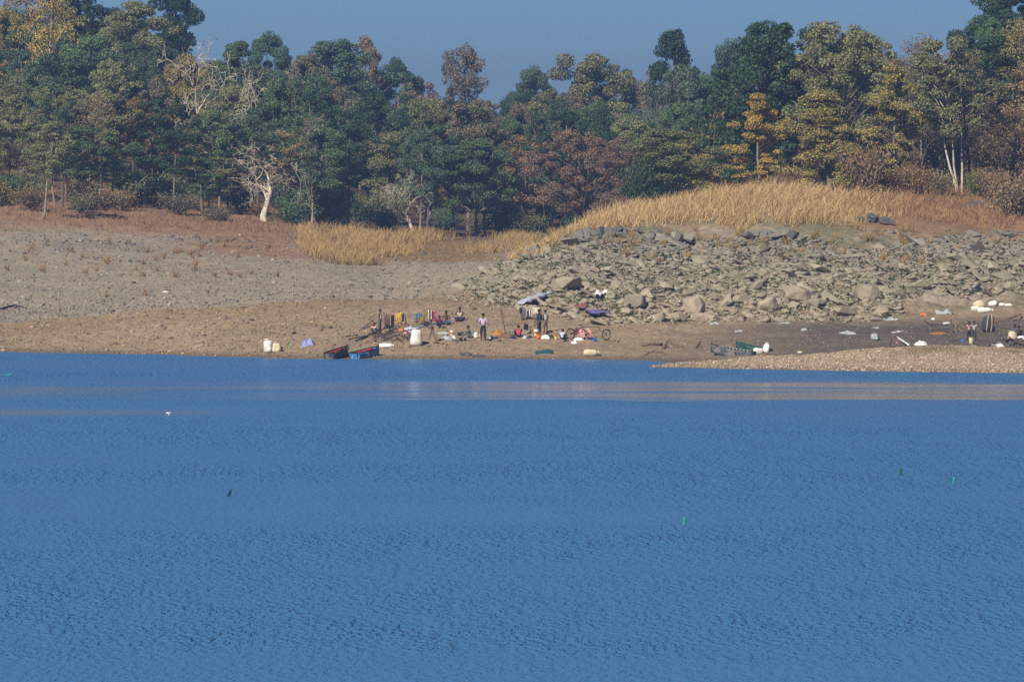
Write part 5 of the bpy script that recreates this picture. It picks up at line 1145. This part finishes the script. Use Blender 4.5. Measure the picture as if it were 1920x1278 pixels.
# buckets, pots, cups
bucket(847, 629, 7, 10, 'sackwhite', 'orange and white bucket behind the crumpled plastic', band='orange')
bucket(1005, 629, 9, 12, 'sackwhite', 'tall white bucket with orange band right of the dark bag', band='orange')
bucket(1009, 635, 9, 9, 'orange', 'orange bucket in front of the tall white one')
bucket(1042, 637, 7, 7, 'yellowpl', 'yellow tub left of the pale blue-shirted person', handle=False)
bucket(1115, 640, 7, 7, 'bluecup', 'blue bucket under the bicycle', tilt=.2)
bucket(983, 633, 5, 6, 'bluecup', 'small blue tub by the pink-vested person', handle=False)
bucket(1821, 644, 9, 12, 'limecan', 'pale yellow-green can held between the two children', after=513)
pot(861, 629, 7, 6, 'sooty pot farthest left of the four by the teal-shirted person')
pot(868, 629, 6, 7, 'taller sooty pot nearest the knees of the teal-shirted person')
pot(864, 639, 7, 6, 'sooty pot lower left before the teal-shirted person')
pot(872, 639, 6, 5, 'small sooty pot lower right before the teal-shirted person')
# woodpile and driftwood
def bundle_pts(u0, v0, u1, v1, lift0=.05, lift1=.05): return [gp(u0, v0) + Vector((0, 0, lift0)), gp(u1, v1) + Vector((0, 0, lift1))]
for k, (u0, v0, u1, v1, l0, l1, r, l) in enumerate([
    (667, 642, 720, 626, .05, .35, .06, 'thick grey pole slanting up over the woodpile'),
    (674, 620, 702, 607, .02, .25, .035, 'thin pole leaning left of the squatting person'),
    (682, 617, 708, 612, .05, .25, .03, 'short pole lying behind the squatting person'),
    (653, 637, 690, 632, .05, .1, .05, 'dark branch at the left end of the woodpile'),
    (632, 634, 672, 630, .05, .08, .04, 'crooked branch sticking out leftmost from the woodpile'),
    (700, 634, 772, 625, .15, .25, .05, 'long log on top of the woodpile reaching to the white sack'),
    (715, 640, 760, 628, .05, .2, .035, 'dark stick crossing the middle of the woodpile'),
    (722, 630, 752, 640, .3, .03, .03, 'thin dark stick leaning across the woodpile'),
    (735, 642, 768, 634, .05, .15, .03, 'dark branch at the right foot of the woodpile'),
    (742, 628, 774, 640, .25, .03, .028, 'bent twig at the right end of the woodpile'),
    (736, 608, 750, 620, .5, .05, .035, 'pale plank leaning under the yellow cloth'),
    (672, 650, 694, 643, .05, .15, .03, 'short reddish stick behind the dark boat')]):
    stick(bundle_pts(u0, v0, u1, v1, l0, l1), r, r * .6, 'palewood' if 'pale' in l else ('redbrown' if 'reddish' in l else rc.choice(['wood', 'darkwood'])), l, 'branch', 'branch', wob=.06, stubs=0 if 'reddish' in l else 3, group='wood of the woodpile')
tw = MB(); rw = random.Random(4)
for k in range(130):
    u = rw.uniform(700, 775); v = rw.uniform(626, 641); g = gp(u, v); a = rw.uniform(0, PI); L_ = rw.uniform(.2, .6); d = Vector((math.cos(a), math.sin(a) * .5, rw.uniform(.1, .9))).normalized() * L_
    tw.tube([g, g + d * .5 + Vector((0, 0, .05)), g + d], [.014, .011, .006], 4)
tag(tw.build('twigs', 'darkwood'), 'tangle of thin dark twigs in the woodpile', None, None, 'stuff')
stick([gp(1206, 650) + Vector((0, 0, .12)), gp(1242, 649) + Vector((0, 0, .14))], .13, .09, 'wood', 'thick driftwood log on the bare shore right of the bicycle', 'driftwood', 'driftwood', wob=.05, stubs=2)
stick([gp(1243, 655) + Vector((0, 0, .02)), gp(1250, 650) + Vector((0, 0, .3)), gp(1282, 652) + Vector((0, 0, .05))], .10, .03, 'wood', 'crooked root beside the thick driftwood log', 'driftwood', 'driftwood', wob=.08, stubs=3)
stick([gp(1207, 667) + Vector((0, 0, .03)), gp(1228, 662) + Vector((0, 0, .15)), gp(1249, 665) + Vector((0, 0, .03))], .05, .02, 'wood', 'thin forked driftwood branch near the notch of water', 'driftwood', 'driftwood', wob=.06, stubs=4)
stick([gp(1305, 653) + Vector((0, 0, .02)), gp(1314, 648) + Vector((0, 0, .25))], .06, .03, 'darkwood', 'dark stump-like stick left of the boats behind the spit', 'driftwood', 'driftwood', stubs=1)
stick([gp(1158, 643), gp(1163, 639) + Vector((0, 0, .12))], .04, .02, 'darkwood', 'small dark stick right of the bicycle wheel', 'driftwood', 'driftwood')
stick([gp(109, 594), at(110, 548, gp(109, 594).y)], .06, .04, 'palewood', 'pale upright stake behind the bank at far left')
stick([gp(549, 566, 560), at(549, 537, gp(549, 566, 560).y)], .05, .035, 'palewood', 'pale thin stake behind the bank crest above the two sacks')
stick([gp(283, 580, 560), at(283, 559, gp(283, 580, 560).y)], .03, .02, 'palewood', 'short faint stake on the grey slope')
stick([gp(497, 668) + Vector((0, 0, -.1)), at(497, 650, gp(497, 668).y)], .02, .015, 'palewood', 'thin stick before the two shore sacks')
stick([gp(1377, 668, 508) + Vector((0, 0, -.1)), at(1376, 655, gp(1377, 668, 508).y)], .03, .025, 'palewood', 'short stake in the gravel before the grey boat')
stick([gp(1670, 645, 513) + Vector((0, 0, -.1)), at(1669, 629, 514)], .025, .02, 'palewood', 'thin stake on the dark mud by the plastic bag')
stick([gp(0, 580, 575) + Vector((0, 0, .05)), gp(28, 576, 575) + Vector((0, 0, .15)), gp(50, 579, 575) + Vector((0, 0, .05))], .10, .04, 'darkwood', 'dark driftwood log at far left on the grey slope', 'driftwood', 'driftwood', stubs=2)
# ------------------------------------------------------------------ bicycle
def bicycle(u0, v0, u1, v1):
    a = gp(u0, v0); b = gp(u1, v1); d = b - a; d.z = 0; root = empty('bicycle', a, (0, 0, math.atan2(d.y, d.x))); W = d.length; R_ = .335
    def wheel(x):
        hub = MB(); w = hub.lathe([(.02, -.05), (.035, -.03), (.035, .03), (.02, .05)], 8, (x, 0, R_), (0, 1, 0)).build('wheel', 'steel', root)
        ty = MB(); n = 32; ty.tube([(x + R_ * .97 * math.cos(k * 2 * PI / n), 0, R_ + R_ * .97 * math.sin(k * 2 * PI / n)) for k in range(n + 1)], .024, 6, False); ty.build('tyre', 'tyre', w)
        rm = MB(); rm.tube([(x + R_ * .90 * math.cos(k * 2 * PI / n), 0, R_ + R_ * .90 * math.sin(k * 2 * PI / n)) for k in range(n + 1)], .012, 5, False); rm.build('rim', 'steel', w)
        for k in range(16):
            t = k * 2 * PI / 16; MB().tube([(x + .03 * math.cos(t + 1), .02 * (-1) ** k, R_ + .03 * math.sin(t + 1)), (x + R_ * .89 * math.cos(t), 0, R_ + R_ * .89 * math.sin(t))], .0035, 3).build('spoke', 'steel', w)
    wheel(0); wheel(W)
    bb = (W * .42, 0, .29); seat = (W * .33, 0, .80); head = (W * .78, 0, .83); headb = (W * .82, 0, .62)
    fr = MB()
    for p, q in ((bb, seat), (seat, head), (bb, headb), (head, headb), ((0, .05, R_), bb), ((0, -.05, R_), bb), ((0, .05, R_), seat), ((0, -.05, R_), seat)): fr.tube([p, q], .018, 6)
    fr.build('frame', 'steel', root)
    fk = MB(); fk.tube([headb, (W * .9, .05, .5), (W, .05, R_)], .014, 6); fk.tube([headb, (W * .9, -.05, .5), (W, -.05, R_)], .014, 6); fk.build('fork', 'steel', root)
    MB().tube([(W * .72, .28, .98), (W * .78, .22, 1.0), (W * .79, .05, .98), (W * .77, 0, .88), (W * .79, -.05, .98), (W * .78, -.22, 1.0), (W * .72, -.28, .98)], .013, 6).build('handlebar', 'steel', root)
    MB().tube([seat, (W * .315, 0, .92)], .014, 6).build('seat_post', 'steel', root)
    MB().grid(lambda s, t: (W * .30 + (s - .5) * .27, (t - .5) * (.20 - .13 * s), .95 - .02 * s - .06 * (t - .5) ** 2), 6, 4, thick=.04).build('saddle', 'tyre', root)
    rk_ = MB()
    for y in (-.06, .06): rk_.tube([(W * .28, y, .70), (-.10, y, .70)], .009, 5); rk_.tube([(-.06, y, .70), (0, y, R_)], .008, 5)
    rk_.tube([(-.1, -.06, .7), (-.1, .06, .7)], .009, 5); rk_.build('carrier_rack', 'steel', root)
    cr = MB(); cr.lathe([(.09, -.008), (.09, .008)], 16, (bb[0], .05, bb[2]), (0, 1, 0)); cr.tube([(bb[0] - .06, .08, bb[2] + .14), (bb[0] + .06, -.08, bb[2] - .14)], .011, 5); cr.build('crank', 'steel', root)
    for s in (1, -1): MB().box((bb[0] - s * .07, s * .13, bb[2] + s * .15), (.09, .09, .022)).build('pedal', 'tyre', root)
    for x in (0, W):
        MB().grid(lambda s, t: (x + (R_ + .035) * math.cos(.5 + s * 2.0), (t - .5) * .05, R_ + (R_ + .035) * math.sin(.5 + s * 2.0)), 12, 2, thick=.004).build('mudguard', 'steel', root)
    MB().tube([(W * .45, -.06, .28), (W * .52, -.22, .02)], .012, 5).build('kick_stand', 'plasticgrey', root)
    return tag(root, 'black bicycle standing beside the pink blanket bundle', 'bicycle')
bicycle(1070, 636, 1137, 641)
# ------------------------------------------------------------------ things on the mud flat at right
def scraps(u, v, wpx, label, m='plasticgrey', after=0, hh=.1): return flat_cloth(u, v, wpx, m, label, .9, 'plastic_sheet', after, hh, 'plastic')
scraps(1590, 625, 30, 'pale ash-white plastic heap on the mud left of the knotted bag', 'plasticgrey', 513, .16)
scraps(1672, 600, 28, 'crumpled whitish plastic at the foot of the largest boulders', 'plasticgrey', 0, .16)
scraps(1682, 546, 18, 'small white plastic scrap on the path between the rock slopes', 'whitecloth', 0, .12)
scraps(1770, 587, 30, 'transparent grey plastic lying left of the right sack pile', 'plasticgrey', 0, .16)
scraps(1683, 623, 24, 'flat white plastic strip on the dark mud', 'plasticgrey', 0, .08)
scraps(1641, 616, 14, 'small grey plastic scrap above the knotted bag', 'plasticgrey', 0, .08)
scraps(1508, 618, 12, 'white scrap on the mud right of the green boat', 'plasticgrey', 0, .08)
scraps(1340, 606, 18, 'thin white plastic at the foot of the rock slope', 'plasticgrey', 0, .06)
scraps(1385, 622, 14, 'small pale scrap in the middle of the mud', 'plasticgrey', 0, .06)
scraps(1470, 606, 24, 'whitish scrap just below the boulders', 'plasticgrey', 0, .06)
scraps(1775, 606, 14, 'white scrap left of the drying rack', 'whitecloth', 0, .05)
heap(1731, 590, 16, 5, 'orange', 'orange and white crumpled bag on the mud above the rack', 'plastic_bag', 'bag')
heap(1750, 599, 8, 4, 'sackwhite', 'small white bag above the rack', 'plastic_bag', 'bag')
heap(1728, 646, 26, 8, 'sackwhite', 'white crumpled bundle behind the spit crest', 'bundle', 'bundle', after=513)
M['tarp'] = mat('black_white_tarpaulin', (.03, .03, .035), color2=(.7, .68, .62), scale=2.2)
heap(1868, 651, 34, 12, 'tarp', 'black and white tarpaulin bundle behind the spit at right', 'tarpaulin', 'tarpaulin', after=513)
heap(1500, 661, 12, 4, 'sackcream', 'small cream rag on the gravel spit', 'rag', 'cloth')
heap(311, 548, 14, 3, 'whitecloth', 'white scrap of cloth lying on the grey slope at left', 'rag', 'cloth', after=575)
stick([gp(1682, 641, 513) + Vector((0, 0, .3)), gp(1704, 648, 513) + Vector((0, 0, .05))], .07, .06, 'sackwhite', 'white and pink painted plank behind the spit', 'plank', 'plank', wob=.0)
heap(1681, 643, 6, 6, 'redpat', 'small red rag at the end of the white plank', 'rag', 'cloth', after=513)
heap(1790, 640, 18, 5, 'charcoal', 'black heap of net left of the two children', 'net', 'net', after=513)
heap(1806, 640, 8, 6, 'bluepl', 'blue bag left of the red striped child', 'plastic_bag', 'bag', after=513)
# drying rack
yk = gp(1765, 622, 513).y
stick([gp(1746, 626, 513) + Vector((0, 0, -.1)), at(1744, 609, yk)], .035, .03, 'wood', 'left post of the drying rack on the mud')
stick([gp(1781, 626, 513) + Vector((0, 0, -.1)), at(1783, 598, yk)], .035, .03, 'wood', 'right post of the drying rack on the mud')
stick([at(1732, 600, yk), at(1745, 610, yk), at(1783, 608, yk)], .04, .03, 'darkwood', 'dark crooked beam across the drying rack', stubs=2, wob=.04)
stick([at(1735, 619, yk), at(1782, 616, yk)], .035, .03, 'darkwood', 'lower dark beam of the drying rack', wob=.03)
stick([at(1771, 587, yk), at(1814, 618, yk - .6)], .022, .02, 'palewood', 'long pale pole slanting down right of the drying rack')
stick([at(1785, 600, yk), at(1809, 629, yk - .8)], .022, .02, 'palewood', 'shorter pale pole slanting below the long one')
stick([at(1790, 600, yk), gp(1793, 624, 513)], .02, .02, 'palewood', 'upright thin pole beside the slanting poles')
heap(1762, 626, 40, 5, 'fishbrown', 'orange-brown fish spread under the drying rack', 'dried_fish', 'fish', after=513)
stick([gp(1862, 606) + Vector((0, 0, .08)), gp(1890, 602) + Vector((0, 0, .15)), gp(1916, 594) + Vector((0, 0, .2))], .05, .04, 'brownmat', 'long dark log lying right of the dark rucksack', 'log', 'log', stubs=2)
for k, (u0, v0, u1, v1, l) in enumerate([(1880, 636, 1896, 648, 'grey board leaning on the timber heap at right'), (1892, 640, 1920, 648, 'brown board on the timber heap at the right edge'), (1886, 646, 1918, 638, 'dark beam crossing the timber heap at the right edge'), (1897, 648, 1925, 650, 'lowest dark beam of the timber heap at the right edge')]):
    stick([gp(u0, v0, 513) + Vector((0, 0, .25)), gp(u1, v1, 513) + Vector((0, 0, .12))], .06, .05, ['greycloth', 'brownmat', 'darkwood', 'darkwood'][k], l, 'timber', 'timber', wob=.02)
# dark upright rucksack-like load
g = gp(1851, 622); root = empty('loaded_rucksack', g, (0, .12, .2))
MB().lathe([(.24, 0), (.36, .08), (.38, .45), (.33, .8), (.24, .98), (.12, 1.05)], 16, lump=.35, seed=5).build('body', 'charcoal', root, True)
for s in (-1, 1): MB().tube([(s * .14, -.40, .06), (s * .16, -.43, .45), (s * .13, -.36, .82), (s * .10, -.2, 1.02)], .03, 6).build('strap', 'sacktan', root)
MB().lathe([(.10, 0), (.17, .05), (.17, .25), (.1, .32)], 12, (.22, -.28, .12), lump=.2, seed=2).build('side_pocket', 'navy', root, True)
tag(root, 'tall dark rucksack-like load with tan straps standing on the mud', 'rucksack')

# ------------------------------------------------------------------ on the water
def wat(u, v): Y = CAMZ / ((v - CY) / F + math.tan(PITCH)); Y = Y; return Vector(((u - CX) / F * Y, Y, 0))
def float_bottle(u, v, m, label, tilt, lying=False, s=1.0):
    root = empty('bottle_float', wat(u, v) + Vector((0, 0, -.05 if not lying else .0)), (0, tilt if not lying else 1.45, 0), (s, s, s))
    MB().lathe([(.02, 0), (.055, .01), (.058, .05), (.050, .12), (.058, .20), (.052, .25), (.03, .29), (.018, .31), (.018, .33)], 14).build('body', m, root, True)
    MB().lathe([(.021, .325), (.021, .352), (.012, .356)], 10).build('cap', 'darkgreenpl', root, True)
    return tag(root, label, 'bottle', 'net floats on the lake')
float_bottle(426, 930, 'darkgreenpl', 'dark green bottle float tilting in the open water, left half of the lake', .45)
float_bottle(1690, 890, 'greenpl', 'green bottle float standing upright near the right, farther of the close pair', -.05)
float_bottle(1788, 906, 'tealpl', 'turquoise bottle float at right, nearer of the close pair', .12)
float_bottle(1283, 983, 'tealpl', 'teal bottle float alone, closest to the bottom of the picture', .1)
float_bottle(12, 703, 'tealpl', 'turquoise bottle float lying flat near the far left shore', 0, True, 1.1)
# white bird flying low over the water: body, two raised wings, tail, beak
b0 = wat(318, 800); root = empty('flying_bird', Vector((b0.x, b0.y, .62)), (0, -.9, .5), (.5, .5, .5))
MB().lathe([(.008, -.17), (.035, -.12), (.055, -.02), (.05, .06), (.032, .12), (.035, .16), (.015, .20)], 10, axis=(1, 0, .1)).build('body', 'feather', root, True)
for s in (1, -1): MB().grid(lambda a, b: (.05 - .12 * b - .10 * a * a, s * (.03 + .30 * a), .03 + .26 * a - .1 * a * a), 8, 3, thick=.006 * s).build('wing', 'feather', root, True)
MB().grid(lambda a, b: (-.15 - .10 * a, (b - .5) * (.03 + .06 * a), .0), 3, 3, thick=.006).build('tail', 'feather', root)
MB().tube([(.19, 0, .02), (.25, 0, .015)], [.010, .002], 5).build('beak', 'yellowpl', root)
tag(root, 'white bird flying low over the lake', 'bird')
# dark bird on top of the big dark tree
root = empty('perched_bird', px(1449, 52, 657.0), (0, 0, 1.2))
MB().lathe([(.02, -.16), (.06, -.08), (.085, .02), (.07, .11), (.055, .16), (.06, .21), (.03, .26)], 10, (0, 0, .12), (.45, 0, .9)).build('body', 'hairm', root, True)
MB().grid(lambda a, b: (-.07 - .14 * a, (b - .5) * .08, .0 - .12 * a), 3, 2, thick=.01).build('tail', 'hairm', root)
MB().tube([(.13, 0, .33), (.20, 0, .32)], [.018, .004], 5).build('beak', 'hairm', root)
for s in (1, -1): MB().tube([(0, s * .03, .06), (.01, s * .03, -.12)], .008, 4).build('leg', 'hairm', root)
tag(root, 'dark bird perched on top of the big dark green tree', 'bird')

# ------------------------------------------------------------------ haze: the air between the lens and the far woods
hz = MB(); hz.box((0, 1600, 22.0), (3600, 4400, 56.0)); hzm = bpy.data.materials.new('haze_air'); hzm.use_nodes = True
_n = hzm.node_tree.nodes; _l = hzm.node_tree.links
for q in list(_n): _n.remove(q)
pv = _n.new('ShaderNodeVolumePrincipled'); pv.inputs['Color'].default_value = (.21, .33, .62, 1); pv.inputs['Density'].default_value = .00030; pv.inputs['Anisotropy'].default_value = 0.0
ov = _n.new('ShaderNodeOutputMaterial'); _l.new(pv.outputs[0], ov.inputs['Volume'])
M['haze'] = hzm
tag(hz.build('haze', 'haze'), 'thin blue haze over lake and woods', None, None, 'stuff')
